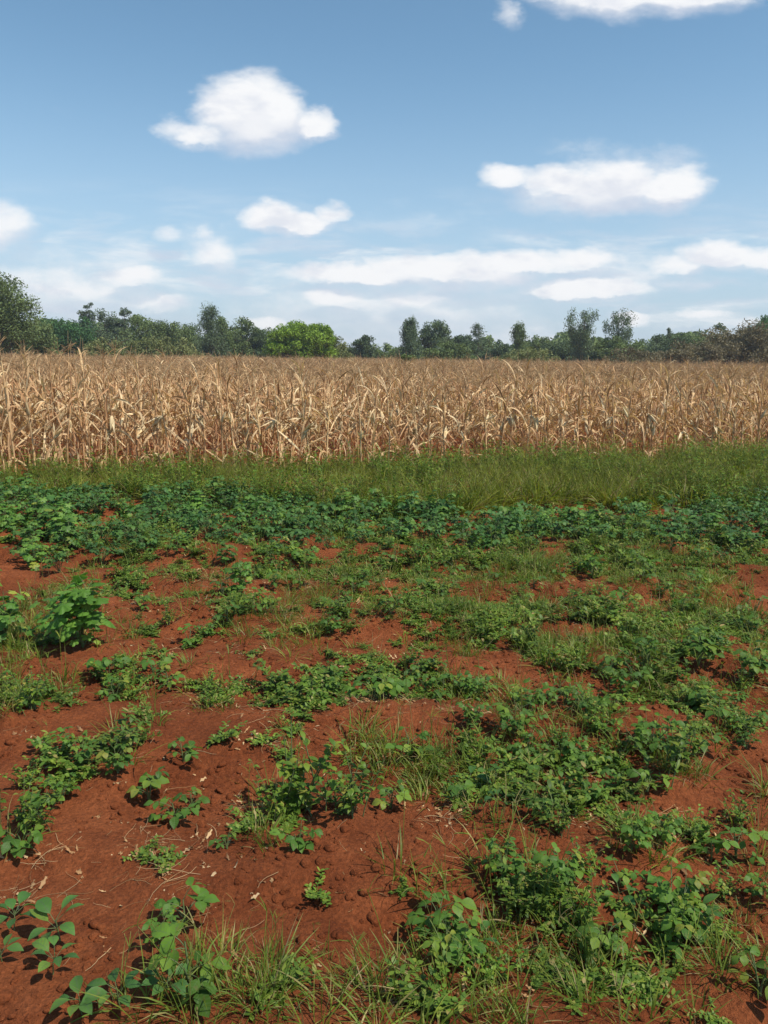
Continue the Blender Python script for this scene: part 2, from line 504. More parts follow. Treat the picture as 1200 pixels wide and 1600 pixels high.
# ------------------------------------------------------------------ ground
def axis(parts):
    out = [parts[0][0]]
    for (a, b_, s0, s1) in parts:
        x = a
        L = b_ - a
        while x < b_ - 1e-6:
            f = (x - a) / L
            x += s0 + (s1 - s0) * f
            out.append(min(x, b_))
    return np.unique(np.round(out, 5))


xp = axis([(0, 2.2, .016, .018), (2.2, 8, .018, .07), (8, 30, .07, 1.2), (30, 900, 1.2, 60)])
xs = np.concatenate([-xp[::-1][:-1], xp])
yp = axis([(.7, 3.2, .012, .018), (3.2, 14, .018, .07), (14, 60, .07, 3), (60, 2600, 3, 200)])
ym = axis([(-.7, 40, .05, 4), (40, 900, 4, 80)])
ys = np.unique(np.concatenate([-ym[::-1], yp]))
X, Y = np.meshgrid(xs, ys)
Z = gh(X, Y)
nx, ny = len(xs), len(ys)
i = (np.arange(ny - 1)[:, None] * nx + np.arange(nx - 1)[None]).ravel()
ground = bpy.data.objects.new('ground', attr_mesh('ground', np.stack([X, Y, Z], -1).reshape(-1, 3), np.stack([i, i + 1, i + nx + 1, i + nx], -1), mat=M['soil']))
C.objects.link(ground)
tag(ground, kind='structure', label='bare red earth of the field, in low hoed ridges', cat='ground')


# ------------------------------------------------------------------ scattering of uncountable stuff
def scatter(name, pts, rot, scl, protos, label, cat):
    col = bpy.data.collections.new(name + '_kinds')
    for k, me in enumerate(protos):
        col.objects.link(bpy.data.objects.new('%s_kind_%02d' % (name, k), me))
    n = len(pts)
    me = bpy.data.meshes.new(name)
    me.vertices.add(n)
    me.vertices.foreach_set('co', np.asarray(pts, np.float32).ravel())
    a = me.attributes.new('rot', 'FLOAT_VECTOR', 'POINT'); a.data.foreach_set('vector', np.asarray(rot, np.float32).ravel())
    a = me.attributes.new('scl', 'FLOAT_VECTOR', 'POINT'); a.data.foreach_set('vector', np.asarray(scl, np.float32).ravel())
    a = me.attributes.new('idx', 'INT', 'POINT'); a.data.foreach_set('value', rng.integers(0, len(protos), n).astype(np.int32))
    o = bpy.data.objects.new(name, me)
    C.objects.link(o)
    tag(o, label, cat, kind='stuff')
    t = bpy.data.node_groups.new(name + '_scatter', 'GeometryNodeTree')
    t.interface.new_socket('Geometry', in_out='INPUT', socket_type='NodeSocketGeometry')
    t.interface.new_socket('Geometry', in_out='OUTPUT', socket_type='NodeSocketGeometry')
    N = t.nodes.new
    gi, go = N('NodeGroupInput'), N('NodeGroupOutput')
    ip = N('GeometryNodeInstanceOnPoints')
    ci = N('GeometryNodeCollectionInfo')
    ci.inputs[0].default_value = col
    ci.inputs['Separate Children'].default_value = True
    ci.inputs['Reset Children'].default_value = True

    def na(nm, ty):
        x = N('GeometryNodeInputNamedAttribute'); x.data_type = ty
        x.inputs[0].default_value = nm
        return [q for q in x.outputs if q.enabled and q.name == 'Attribute'][0]
    e = N('FunctionNodeEulerToRotation')
    lk = t.links.new
    lk(na('rot', 'FLOAT_VECTOR'), e.inputs[0])
    lk(gi.outputs[0], ip.inputs['Points'])
    lk(ci.outputs[0], ip.inputs['Instance'])
    ip.inputs['Pick Instance'].default_value = True
    lk(na('idx', 'INT'), ip.inputs['Instance Index'])
    lk(e.outputs[0], ip.inputs['Rotation'])
    lk(na('scl', 'FLOAT_VECTOR'), ip.inputs['Scale'])
    lk(ip.outputs[0], go.inputs[0])
    md = o.modifiers.new('scatter', 'NODES')
    md.node_group = t
    return o


def region_points(regs, per_m2, jitter_patch=.0, seed=0, thresh=None):
    """regs: (px, py, rx, ry, density) ellipses seen on the ground; gives ground points"""
    out = []
    r_ = np.random.default_rng(seed)
    for (px, py, rx, ry, dens) in regs:
        cx, cy = at(px, py)
        x0, _ = at(px - rx, py); x1, _ = at(px + rx, py)
        _, y0 = at(px, min(py + ry, 1900)); _, y1 = at(px, py - ry)
        a, c_ = (x1 - x0) / 2, (y1 - y0) / 2
        n = r_.poisson(per_m2 * dens * 4 * a * c_)
        x, y = r_.uniform(-1, 1, n), r_.uniform(-1, 1, n)
        d = x * x + y * y
        wob = 1 + .9 * vnoise((x + px) * 1.0, (y + py) * 1.0, 2.2, seed + 3)
        keep = (d < wob) & (r_.random(n) < np.clip(1.7 - 1.3 * d, .12, 1))
        X_, Y_ = (x0 + x1) / 2 + x[keep] * a, (y0 + y1) / 2 + y[keep] * c_
        out.append(np.stack([X_, Y_], -1))
    P_ = np.concatenate(out)
    if thresh is not None:
        P_ = P_[vnoise(P_[:, 0], P_[:, 1], 3.5, seed + 50) > thresh]
    return P_


def with_z(P_, dz=0.0):
    return np.concatenate([P_, (gh(P_[:, 0], P_[:, 1]) + dz)[:, None]], 1)


def rots(n, tilt=.12):
    return np.stack([rng.normal(0, tilt, n), rng.normal(0, tilt, n), rng.uniform(0, 6.28, n)], -1)


def scls(n, lo, hi, zlo=.8, zhi=1.25):
    s = rng.uniform(lo, hi, n)
    return np.stack([s, s, s * rng.uniform(zlo, zhi, n)], -1)


# ------------------------------------------------------------------ plant builders
OVATE = [.06, .55, .93, 1.0, .82, .45, .04]
LANCE = [.1, .6, .95, 1.0, .75, .4, .03]
BLADE = [.8, 1.0, .85, .55, .05]


def grass_tuft(seed, n=26, h=.2, w=.005, spread=.05, mat='grass', lean=.5, seedheads=0):
    r = random.Random(seed); mb = MB()
    for _ in range(n):
        a = r.uniform(0, 6.283); d = spread * math.sqrt(r.random())
        L = h * r.uniform(.45, 1.15)
        mb.ribbon((d * math.cos(a), d * math.sin(a), -.01), a + r.uniform(-.8, .8), r.uniform(1.5 - lean, 1.57), r.uniform(.2, 1.7), L, w * r.uniform(.7, 1.4), BLADE,
                  twist=r.uniform(-.8, .8), roll=r.uniform(-.5, .5), rnd=r.random(), cols=2)
    for _ in range(seedheads):
        a = r.uniform(0, 6.283); L = h * r.uniform(1.1, 1.7)
        p, q = r.uniform(.0, .35), r.uniform(0, 6.28)
        pts = [np.array([math.sin(p * t) * L * t * math.cos(q), math.sin(p * t) * L * t * math.sin(q), L * t]) for t in np.linspace(0, 1, 5)]
        mb.tube(pts, [.0011] * 5, 3, rnd=.94)
        for k in range(4):
            mb.ribbon(pts[-1], r.uniform(0, 6.28), r.uniform(.6, 1.3), .6, .05, .0022, [1, 1, .6], rnd=.97, cols=2)
    return mb.mesh('grass_tuft', M[mat])


def creeping_weed(seed, rad=.10, nst=9, leaf=.016, h=.05, mat='mat_weed', prof=OVATE):
    r = random.Random(seed); mb = MB()
    for _ in range(nst):
        a = r.uniform(0, 6.283); L = rad * r.uniform(.4, 1.15)
        p0 = r.uniform(.25, 1.1)
        pts = []; p = np.array([0, 0, 0.]); pt = p0
        for k in range(6):
            pts.append(p.copy())
            p = p + L / 5 * np.array([math.cos(a) * math.cos(pt), math.sin(a) * math.cos(pt), math.sin(pt) * h / .05 * .6])
            pt -= .12; a += r.uniform(-.25, .25)
        mb.tube(pts, [.0011] * 6, 3, rnd=.3)
        for k in range(1, 6):
            for sgn in (-1, 1):
                for q in range(2):
                    mb.ribbon(pts[k] + np.array([r.uniform(-.006, .006), r.uniform(-.006, .006), r.uniform(0, .006)]), a + sgn * r.uniform(.5, 1.8), r.uniform(-.1, .9), r.uniform(.2, 1), leaf * r.uniform(.7, 1.5), leaf * r.uniform(.5, .7), [.1, .9, .9, .05],
                              fold=.2, rnd=r.random(), cols=2)
    return mb.mesh('creeping_weed', M[mat])


def bean_plant(seed, h=.28, spread=.16, nleaf=22, leaf=.085, mat='bean', openness=.3):
    """returns stem mesh, leaf mesh; broad three-part leaves held out on thin stalks"""
    r = random.Random(seed); st = MB(); lv = MB()
    nb = max(2, nleaf // 6)
    br = []
    for k in range(nb):
        a = k * 6.283 / nb + r.uniform(-.5, .5); lean = r.uniform(.15, .9) * spread / .16 * .6
        H = h * r.uniform(.55, .95)
        pts = [np.array([math.cos(a) * H * math.tan(min(lean, 1.1)) * (t ** 1.3), math.sin(a) * H * math.tan(min(lean, 1.1)) * (t ** 1.3), H * t - .01]) for t in np.linspace(0, 1, 6)]
        st.tube(pts, np.linspace(.0045, .002, 6), 5)
        br.append((pts, a))
    for k in range(nleaf):
        pts, a0 = br[k % nb]
        f = r.uniform(.25, 1.0)
        i_ = f * 5; i0 = min(int(i_), 4)
        base = pts[i0] * (1 - (i_ - i0)) + pts[i0 + 1] * (i_ - i0)
        a = a0 + r.uniform(-1.9, 1.9)
        pl = r.uniform(.5, 1.3) * spread * .55
        pt = r.uniform(.35, 1.2)
        end = base + pl * np.array([math.cos(a) * math.cos(pt), math.sin(a) * math.cos(pt), math.sin(pt)])
        st.tube([base, (base + end) / 2 + np.array([0, 0, .004]), end], [.0016, .0014, .0012], 3)
        L = leaf * r.uniform(.65, 1.2)
        rn = r.random()
        rl = r.uniform(-.5, .5)
        for q, (da, s_) in enumerate(((0, 1.0), (1.25, .88), (-1.25, .88))):
            e2 = end + (.012 * np.array([math.cos(a), math.sin(a), 0]) if q == 0 else 0)
            lv.ribbon(e2, a + da + r.uniform(-.15, .15), r.uniform(-.25, .35), r.uniform(.35, 1.2), L * s_, L * s_ * r.uniform(.62, .78), OVATE, fold=r.uniform(-.05, .4),
                      roll=rl + r.uniform(-.3, .3), rnd=(rn + r.uniform(0, .06)) % 1, wave=.02)
    return st.mesh('stem', M['stem']), lv.mesh('leaves', M[mat])


def lobed_plant(seed, h=.42, spread=.2, nleaf=46, leaf=.060, mat='lobed', lobes=5, depth=.42):
    r = random.Random(seed); st = MB(); lv = MB()
    nb = 4
    br = []
    for k in range(nb):
        a = k * 6.283 / nb + r.uniform(-.6, .6); H = h * r.uniform(.6, 1.0) * (1.0 if k else 1.1); ln = spread * r.uniform(.25, .7) * (1 if k else .1)
        pts = [np.array([math.cos(a) * ln * t, math.sin(a) * ln * t, H * t ** .8 - .01]) for t in np.linspace(0, 1, 6)]
        st.tube(pts, np.linspace(.006, .0025, 6), 5)
        br.append((pts, a))
    for k in range(nleaf):
        pts, a0 = br[k % nb]
        f = r.uniform(.04, 1.0); i_ = f * 5; i0 = min(int(i_), 4)
        base = pts[i0] * (1 - (i_ - i0)) + pts[i0 + 1] * (i_ - i0)
        a = r.uniform(0, 6.283)
        pl = r.uniform(.4, 1.0) * spread * (1.1 - .55 * f); pt = r.uniform(.1, .9)
        end = base + pl * np.array([math.cos(a) * math.cos(pt), math.sin(a) * math.cos(pt), math.sin(pt)])
        end[2] = max(end[2], leaf * .45)
        st.tube([base, (base + end) / 2 + np.array([0, 0, .006]), end], [.0022, .0018, .0015], 3)
        lv.palmate(end, a, r.uniform(0, .8), leaf * r.uniform(.6, 1.2), lobes, depth, r.uniform(.1, .4), rnd=r.random())
    return st.mesh('stem', M['stem']), lv.mesh('leaves', M[mat])


def weed_plant(seed, h=.26, spread=.16, nst=14, leaf=.036, mat='weed', perst=11):
    """bushy upright weed: many stems thick with small pointed leaves"""
    r = random.Random(seed); st = MB(); lv = MB()
    for k in range(nst):
        a = r.uniform(0, 6.283); H = h * r.uniform(.5, 1.1); ln = spread * r.uniform(.1, 1.0)
        ox, oy = r.gauss(0, spread * .25), r.gauss(0, spread * .25)
        pts = [np.array([ox + math.cos(a) * ln * t ** 1.4, oy + math.sin(a) * ln * t ** 1.4, H * t - .01]) for t in np.linspace(0, 1, 6)]
        st.tube(pts, np.linspace(.0028, .0012, 6), 4)
        for q in range(perst):
            f = r.uniform(.15, 1.0) ** .8; i_ = f * 5; i0 = min(int(i_), 4)
            base = pts[i0] * (1 - (i_ - i0)) + pts[i0 + 1] * (i_ - i0)
            lv.ribbon(base, r.uniform(0, 6.28), r.uniform(-.1, .9), r.uniform(.4, 1.3), leaf * r.uniform(.7, 1.5) * (1.15 - .4 * f), leaf * r.uniform(.42, .62), [.1, .8, 1, .6, .04], fold=.25,
                      roll=r.uniform(-.4, .4), rnd=r.random())
    return st.mesh('stem', M['stem']), lv.mesh('leaves', M[mat])


def young_broad_plant(seed, n=5, leaf=.13, h=.12, mat='bean_band'):
    """few big glossy leaves held low on a short stem"""
    r = random.Random(seed); st = MB(); lv = MB()
    st.tube([(0, 0, -.01), (.004, 0, h * .5), (0, .004, h)], [.004, .003, .0025], 5)
    for k in range(n):
        a = k * 6.283 / n * 1.02 + r.uniform(-.35, .35)
        b0 = np.array([0, 0, h * r.uniform(.5, 1)])
        e = b0 + .04 * np.array([math.cos(a), math.sin(a), .7])
        st.tube([b0, e], [.002, .0015], 3)
        L = leaf * r.uniform(.75, 1.2)
        lv.ribbon(e, a, r.uniform(.1, .7), r.uniform(.5, 1.2), L, L * r.uniform(.5, .62), OVATE, fold=r.uniform(.15, .45), roll=r.uniform(-.35, .35), rnd=r.uniform(.1, .8), wave=.02)
    return st.mesh('stem', M['stem']), lv.mesh('leaves', M[mat])


def maize(seed, H=1.45, full=True):
    r = random.Random(seed)
    st, lv, cb, ts = MB(), MB(), MB(), MB()
    la, lm = r.uniform(0, 6.28), r.uniform(0, .16)
    n = 11
    t = np.linspace(0, 1, n)
    pts = np.stack([lm * t ** 1.6 * math.cos(la) + .006 * np.sin(t * 9 + seed), lm * t ** 1.6 * math.sin(la) + .006 * np.cos(t * 8), H * t - .02], -1)
    st.tube(pts, np.linspace(.015, .006, n), 6, rnd=r.random())
    pl = r.uniform(0, 6.28)
    nl = r.randint(14, 18)
    for k in range(nl):
        f = .06 + .9 * (k + r.uniform(-.3, .3)) / nl
        i_ = f * (n - 1); i0 = max(0, min(int(i_), n - 2))
        base = pts[i0] * (1 - (i_ - i0)) + pts[i0 + 1] * (i_ - i0)
        a = pl + (k % 2) * math.pi + r.uniform(-.9, .9)
        # most leaves have wilted: they leave the stalk upward and hang down after a sharp kink
        L = r.uniform(.28, .66) * (1.0 if f < .75 else .75)
        kind = r.random()
        if kind < .50:
            pitch, bend, bp_ = r.uniform(.9, 1.5), r.uniform(2.3, 3.1), r.uniform(.22, .6)
        elif kind < .76:
            pitch, bend, bp_ = r.uniform(1.0, 1.5), r.uniform(.3, 1.6), 1.4
        else:
            pitch, bend, bp_ = r.uniform(-1.3, -.3), r.uniform(.1, .5), .8
        lv.ribbon(base, a, pitch, bend, L, r.uniform(.014, .036), [.75, .95, 1, .95, 1, .85, .9, .7, .55, .35, .05], fold=r.uniform(-.9, 1.1),
                  twist=r.uniform(-2.6, 2.6), roll=r.uniform(-.6, .6), side_bend=r.uniform(-1.1, 1.1), rnd=r.random(), wave=r.uniform(.02, .12), bendpow=bp_)
    for k in range(r.choice([1, 1, 1, 2])):
        f = r.uniform(.32, .58)
        i_ = f * (n - 1); i0 = int(i_)
        base = pts[i0] * (1 - (i_ - i0)) + pts[i0 + 1] * (i_ - i0)
        a = pl + r.uniform(-1.6, 1.6)
        p = r.choice([r.uniform(.7, 1.2), r.uniform(-1.3, -.5)])
        d = np.array([math.cos(a) * math.cos(p), math.sin(a) * math.cos(p), math.sin(p)])
        L = r.uniform(.17, .23); rr = r.uniform(.022, .030)
        cp = [base + d * (L * q) for q in (0, .1, .25, .5, .75, .92, 1.08)]
        cb.tube(cp, [rr * q for q in (.25, .75, 1, .97, .75, .4, .08)], 8, rnd=r.random())
        for q in range(4):
            cb.ribbon(base + d * .02, a + r.uniform(-.9, .9), p + r.uniform(-.5, .5), r.uniform(-.5, .8), L * r.uniform(.9, 1.3), rr * 1.7, [.5, 1, 1, .7, .3, .05], fold=.8, twist=r.uniform(-1, 1), rnd=r.random())
    top = pts[-1]
    Ht = r.uniform(.2, .36)
    ts.tube([top, top + np.array([.01, 0, Ht * .5]), top + np.array([r.uniform(-.04, .04), r.uniform(-.04, .04), Ht])], [.0035, .0028, .0015], 4, rnd=.5)
    for q in range(r.randint(9, 15)):
        a = r.uniform(0, 6.28); p = r.uniform(.7, 1.35); L = r.uniform(.12, .24)
        ts.ribbon(top + np.array([0, 0, Ht * r.uniform(0, .4)]), a, p, r.uniform(.2, 1.4), L, .0055, [.8, 1, 1, 1, .4], fold=.6, rnd=r.random(), twist=2)
    return {'stalk': st.mesh('stalk', M['maize_stalk']), 'leaves': lv.mesh('leaves', M['maize_leaf']), 'cob': cb.mesh('cob', M['husk']), 'tassel': ts.mesh('tassel', M['maize_tassel'])}


def joined(meshes, name):
    """one mesh out of the part meshes, for the masses nobody could count"""
    V, F4, F3, L, MI, mats, off = [], [], [], [], [], [], 0
    f4m, f3m = [], []
    for me in meshes:
        nv = len(me.vertices)
        co = np.empty(nv * 3, np.float32); me.vertices.foreach_get('co', co)
        V.append(co.reshape(-1, 3))
        lf = np.zeros(nv * 3, np.float32)
        if 'lf' in me.attributes: me.attributes['lf'].data.foreach_get('vector', lf)
        L.append(lf.reshape(-1, 3))
        li = np.empty(len(me.loops), np.int32); me.loops.foreach_get('vertex_index', li)
        s0 = np.empty(len(me.polygons), np.int32); me.polygons.foreach_get('loop_start', s0)
        tot = np.empty(len(me.polygons), np.int32); me.polygons.foreach_get('loop_total', tot)
        q = s0[tot == 4]; t_ = s0[tot == 3]
        F4.append(li[q[:, None] + np.arange(4)] + off); F3.append(li[t_[:, None] + np.arange(3)] + off)
        k = len(mats); mats.append(me.materials[0])
        f4m.append(np.full(len(q), k)); f3m.append(np.full(len(t_), k))
        off += nv
    me = attr_mesh(name, np.concatenate(V), np.concatenate(F4), np.concatenate(F3), np.concatenate(L))
    for m in mats: me.materials.append(m)
    me.polygons.foreach_set('material_index', np.concatenate(f4m + f3m).astype(np.int32))
    return me


def place(name, parts, loc, rz, s, label, cat, group=None, tilt=0.0):
    """a plant: an empty at its foot with its part meshes as children"""
    e = bpy.data.objects.new(name, None)
    e.empty_display_size = .1
    e.location = loc
    e.rotation_euler = (random.gauss(0, tilt), random.gauss(0, tilt), rz)
    e.scale = s if isinstance(s, tuple) else (s, s, s)
    C.objects.link(e)
    tag(e, label, cat, group)
    for pn, me in parts:
        o = bpy.data.objects.new(pn, me)
        o.parent = e
        C.objects.link(o)
    return e


# ------------------------------------------------------------------ the standing dry maize
fa, fc, fb = np.array(at(0, 742)), np.array(at(600, 728)), np.array(at(1200, 718))
row_dir = (fb - fa) / np.linalg.norm(fb - fa)
row_nrm = np.array([-row_dir[1], row_dir[0]])
MZ = [maize(100 + k, H=1.29 * (1 + .06 * math.sin(k * 2.1)) + (.14 if k % 7 == 3 else 0)) for k in range(14)]
pts_stuff, n_ind = [], 0
cands = []
seen_ = {}
ORD = ['first', 'second', 'third', 'fourth', 'fifth', 'sixth', 'seventh', 'eighth', 'ninth', 'tenth', 'eleventh', 'twelfth', 'thirteenth', 'fourteenth', 'fifteenth']
LAND = [(60, 'tall left edge tree'), (150, 'round dark green tree'), (260, 'ragged dark pair of trees'), (400, 'tall feathery tree'), (520, 'vivid yellow green tree'),
        (620, 'lone dark round tree'), (720, 'central pair of tall trees'), (780, 'thin layered tree'), (860, 'pointed green tree'), (940, 'left tall open tree'), (1020, 'right tall open tree'),
        (1110, 'dark bush with spiky tips'), (9999, 'olive brown thicket')]
for rw in range(0, 12):
    off = rw * .62
    for k in range(-46, 86):
        s_ = k * .235 + random.uniform(-.07, .07)
        p = fa + row_dir * s_ + row_nrm * (off + random.uniform(-.11, .11) + .12 * math.sin(s_ * .9 + rw))
        cands.append((rw, p))
rest = []
for rw, p in cands:
    px, py = pix(np.array([p[0]]), np.array([p[1]]), 1.0)
    inside = -25 < px[0] < 1225
    if inside and n_ind < 300:
        n_ind += 1
        mz = MZ[random.randrange(len(MZ))]
        z = float(gh(p[0], p[1]))
        tall = 1.0 + .14 * max(0, (350 - px[0]) / 350)
        third = ('left third', 'middle third', 'right third')[int(min(2, max(0, px[0] // 400)))]
        under = [nm_ for x_, nm_ in LAND if px[0] < x_][0]
        if rw == 0:
            seen_[under] = seen_.get(under, 0) + 1
            lab = 'front row maize plant below the %s, %s from left there' % (under, ORD[seen_[under] - 1])
        elif rw == 1: lab = 'maize plant just behind the front row, below the %s' % under
        else: lab = 'maize plant deep behind the front rows, below the %s' % under
        sc_ = random.uniform(.93, 1.07) * (tall if rw < 7 else 1)
        place('maize_plant', [('stalk', mz['stalk']), ('leaves', mz['leaves']), ('cob', mz['cob']), ('tassel', mz['tassel'])],
              (p[0], p[1], z), random.uniform(0, 6.28), (sc_, sc_, sc_ * random.uniform(.95, 1.05)), lab, 'maize plant',
              ('front row of dry maize', 'second row of dry maize', 'dry maize behind the first two rows')[min(rw, 2)], .05)
    else:
        rest.append(p)
rest = list(rest)
y = 12 * .62
while y < 84:
    step = .27 + .0045 * y
    rowgap = .62 + .012 * y
    half = 12 + .58 * (y + 14)
    for k in range(int(-half / step), int(half / step)):
        p = fc + row_dir * (k * step + random.uniform(-.1, .1)) + row_nrm * (y + random.uniform(-.12, .12))
        rest.append(p)
    y += rowgap
rest = np.array(rest)
MZJ = [joined(list(m_.values()), 'maize_plant_mass') for m_ in MZ]
n = len(rest)
hs = scls(n, .93, 1.06, .97, 1.05)
far_y = rest[:, 1]
hs[:, :2] *= (1 + np.clip((far_y - 30) / 60, 0, 1) * .4)[:, None]
scatter('maize_field', with_z(rest), rots(n, .05), hs, MZJ, 'wide stand of dry maize stretching back to the trees', 'maize')
print('maize', n_ind, n)

# ------------------------------------------------------------------ grass strip along the maize
TALL = [grass_tuft(300 + k, 34, .27, .0085, .09, 'grass_tall', 1.1, 3) for k in range(8)]
LOW = [grass_tuft(320 + k, 24, .13 + .012 * (k % 4), .0038, .06, 'grass', 1.0, k % 3) for k in range(8)]
CREEP = [creeping_weed(340 + k) for k in range(8)]
HERB = [creeping_weed(360 + k, rad=.13, nst=12, leaf=.026, h=.12) for k in range(6)]
nP = 6500
u_ = rng.uniform(-3.5, 17, nP); d_ = rng.uniform(-4.4, -.25, nP)
Pg = fa + row_dir * u_[:, None] + row_nrm * d_[:, None]
px, py = pix(Pg[:, 0], Pg[:, 1])
lim = np.interp(px, [-200, 0, 300, 600, 750, 1000, 1200, 1500], [784, 782, 790, 802, 808, 808, 795, 795]) + 50 * vnoise(Pg[:, 0], Pg[:, 1], 1.1, 21)
bare = ((px - 570) / 210) ** 2 + ((py - 768) / 16) ** 2 < 1
keep = (py < lim) & ~(bare & (rng.random(nP) < .6))
Pg = Pg[keep]; px = px[keep]; n = len(Pg)
s3 = scls(n, .7, 1.05, .75, 1.15)
s3 *= np.where(rng.random(n) < .12, 1.35, 1.0)[:, None]
s3 *= np.clip(.55 - .8 * d_[keep] * .6, .55, 1)[:, None]
s3 *= (.98 + .14 * np.clip((px - 300) / 500, 0, 1) + .5 * vnoise(Pg[:, 0], Pg[:, 1], .9, 22))[:, None]
scatter('tall_grass', with_z(Pg), rots(n, .28), s3, TALL, 'strip of tall green grass along the foot of the maize', 'grass')

sel = rng.random(len(Pg)) < .48
HW = [creeping_weed(380 + k, rad=.14, nst=14, leaf=.034, h=.34, mat='weed') for k in range(6)]
Pw_ = Pg[sel & (vnoise(Pg[:, 0], Pg[:, 1], 1.3, 24) > -.05)]
scatter('tall_weeds', with_z(Pw_), rots(len(Pw_), .2), scls(len(Pw_), .5, 1.0), HW, 'leafy weeds mixed through the tall grass strip', 'weeds')
DRY = [grass_tuft(390 + k, 22, .17, .005, .08, 'straw', 1.2) for k in range(5)]
u_ = rng.uniform(-3.5, 17, 2600); d_ = rng.uniform(-4.8, 0, 2600)
Pd = fa + row_dir * u_[:, None] + row_nrm * d_[:, None]
px, py = pix(Pd[:, 0], Pd[:, 1])
kd_ = (rng.random(2600) < np.clip(.12 + 1.0 * np.exp(-((px - 570) / 230) ** 2 - ((py - 768) / 20) ** 2), 0, 1)) & (py < 800)
Pd = Pd[kd_]
scatter('dry_grass', with_z(Pd), rots(len(Pd), .3), scls(len(Pd), .6, 1.1), DRY, 'withered brown grass in the strip before the maize', 'grass')

# ------------------------------------------------------------------ ground cover in the plot (places on the ground where weeds grow)
GR = [(950, 1250, 330, 130, .42), (900, 1470, 380, 130, .5), (1100, 1000, 200, 60, .6), (480, 1570, 300, 50, .7), (640, 1000, 220, 60, .35), (1180, 1500, 80, 90, .8), (50, 1105, 70, 45, 1.2), (95, 1000, 120, 40, .35), (10, 985, 50, 50, 1.2), (45, 1290, 60, 55, .7), (590, 1185, 42, 40, 1.2), (380, 1550, 120, 60, 1.3), (560, 1540, 110, 70, 1.1), (930, 1560, 75, 55, 2.2), (1120, 1520, 80, 60, 1.3),
      (760, 1530, 110, 60, .7), (730, 1205, 110, 35, 1.3), (900, 1170, 90, 50, .7), (1030, 1200, 90, 70, 1.1), (850, 1000, 180, 50, 1.0), (1020, 1050, 180, 60, .9), (830, 1450, 90, 60, .7), (1140, 1400, 100, 90, .5),
      (680, 900, 200, 30, .45), (900, 905, 120, 35, 1.0), (500, 930, 120, 30, .4), (430, 990, 90, 30, .6), (300, 1090, 120, 35, .4), (1150, 960, 110, 30, .7), (1000, 1430, 90, 50, .7), (440, 1260, 50, 50, .5), (330, 930, 60, 20, .5),
      (1120, 1200, 110, 60, .3), (700, 1080, 150, 30, .6), (1100, 880, 130, 22, .7), (720, 1570, 300, 50, .5), (330, 1590, 150, 40, 1.2), (550, 1650, 500, 60, .8), (1300, 1100, 120, 300, .6), (-100, 1100, 100, 300, .5), (660, 1410, 30, 20, .4), (400, 850, 300, 22, .35)]
GR += [(350, 1560, 110, 55, 1.4), (600, 1500, 120, 60, 1.0), (760, 1590, 120, 60, .9), (1020, 1590, 60, 40, 1.2), (730, 1440, 60, 40, .6), (860, 1180, 60, 30, .9), (690, 1200, 60, 24, 1.1), (595, 1180, 36, 34, 1.8), (930, 1560, 60, 45, 2.0), (1130, 1510, 60, 50, 1.2)]
tufts = [q for q in GR if q[1] > 1480 or q[2] < 65]
broad = [q for q in GR if q not in tufts]
Pg = np.concatenate([region_points(tufts, 74, seed=32), region_points(broad, 125, seed=31, thresh=-.12), region_points([(420, 960, 380, 90, 1), (300, 1150, 330, 60, .4), (600, 1250, 500, 140, .3), (700, 900, 500, 50, 1)], 16, seed=33)])
n = len(Pg)
scatter('grass', with_z(Pg), rots(n, .18), scls(n, .55, 1.15), LOW, 'low green grass in loose tufts on the red soil', 'grass')
CV = [(740, 965, 120, 22, 1.5), (860, 975, 180, 35, 1.0), (700, 1060, 170, 35, 1.3), (480, 1085, 90, 34, 1.4), (360, 1080, 90, 30, .5), (940, 1090, 160, 45, 1.0), (1060, 1010, 150, 40, .9), (160, 1060, 130, 30, .35), (580, 1050, 60, 25, .8),
      (40, 1110, 80, 40, .6), (740, 1200, 110, 36, .9), (150, 1200, 90, 40, .5), (40, 1300, 60, 40, .6), (820, 1240, 120, 50, .6), (1040, 1230, 100, 60, .8), (540, 890, 180, 24, .5), (870, 880, 200, 26, .7), (1120, 890, 130, 22, .6), (240, 920, 90, 30, .3),
      (850, 1400, 80, 40, .35), (1050, 1450, 90, 50, .3), (900, 1500, 250, 90, .18), (420, 1290, 60, 40, .5), (500, 1560, 200, 50, .4), (700, 1000, 300, 60, .3), (1150, 1150, 100, 90, .4), (390, 960, 70, 25, .5), (640, 930, 60, 22, .6), (300, 830, 330, 45, .7), (850, 840, 400, 45, .7),
      (1300, 1100, 120, 300, .5), (-100, 1100, 100, 300, .4), (980, 1290, 130, 40, .4), (1150, 1560, 100, 60, .4)]
Pg = np.concatenate([region_points(CV, 105, seed=41, thresh=-.06), region_points([(400, 950, 400, 90, 1), (300, 1130, 330, 60, .5), (600, 1300, 600, 160, .35), (700, 890, 500, 40, 1.4)], 17, seed=44)])
n = len(Pg)
scatter('creeping_weeds', with_z(Pg), rots(n, .12), scls(n, .6, 1.25, .7, 1.3), CREEP, 'mats of small leaved creeping weeds on the soil', 'weeds')
Pg = region_points(CV, 26, seed=43, thresh=-.04)
n = len(Pg)
scatter('leafy_weeds', with_z(Pg), rots(n, .12), scls(n, .6, 1.2, .7, 1.3), HERB, 'loose low leafy weeds between the bean plants', 'weeds')


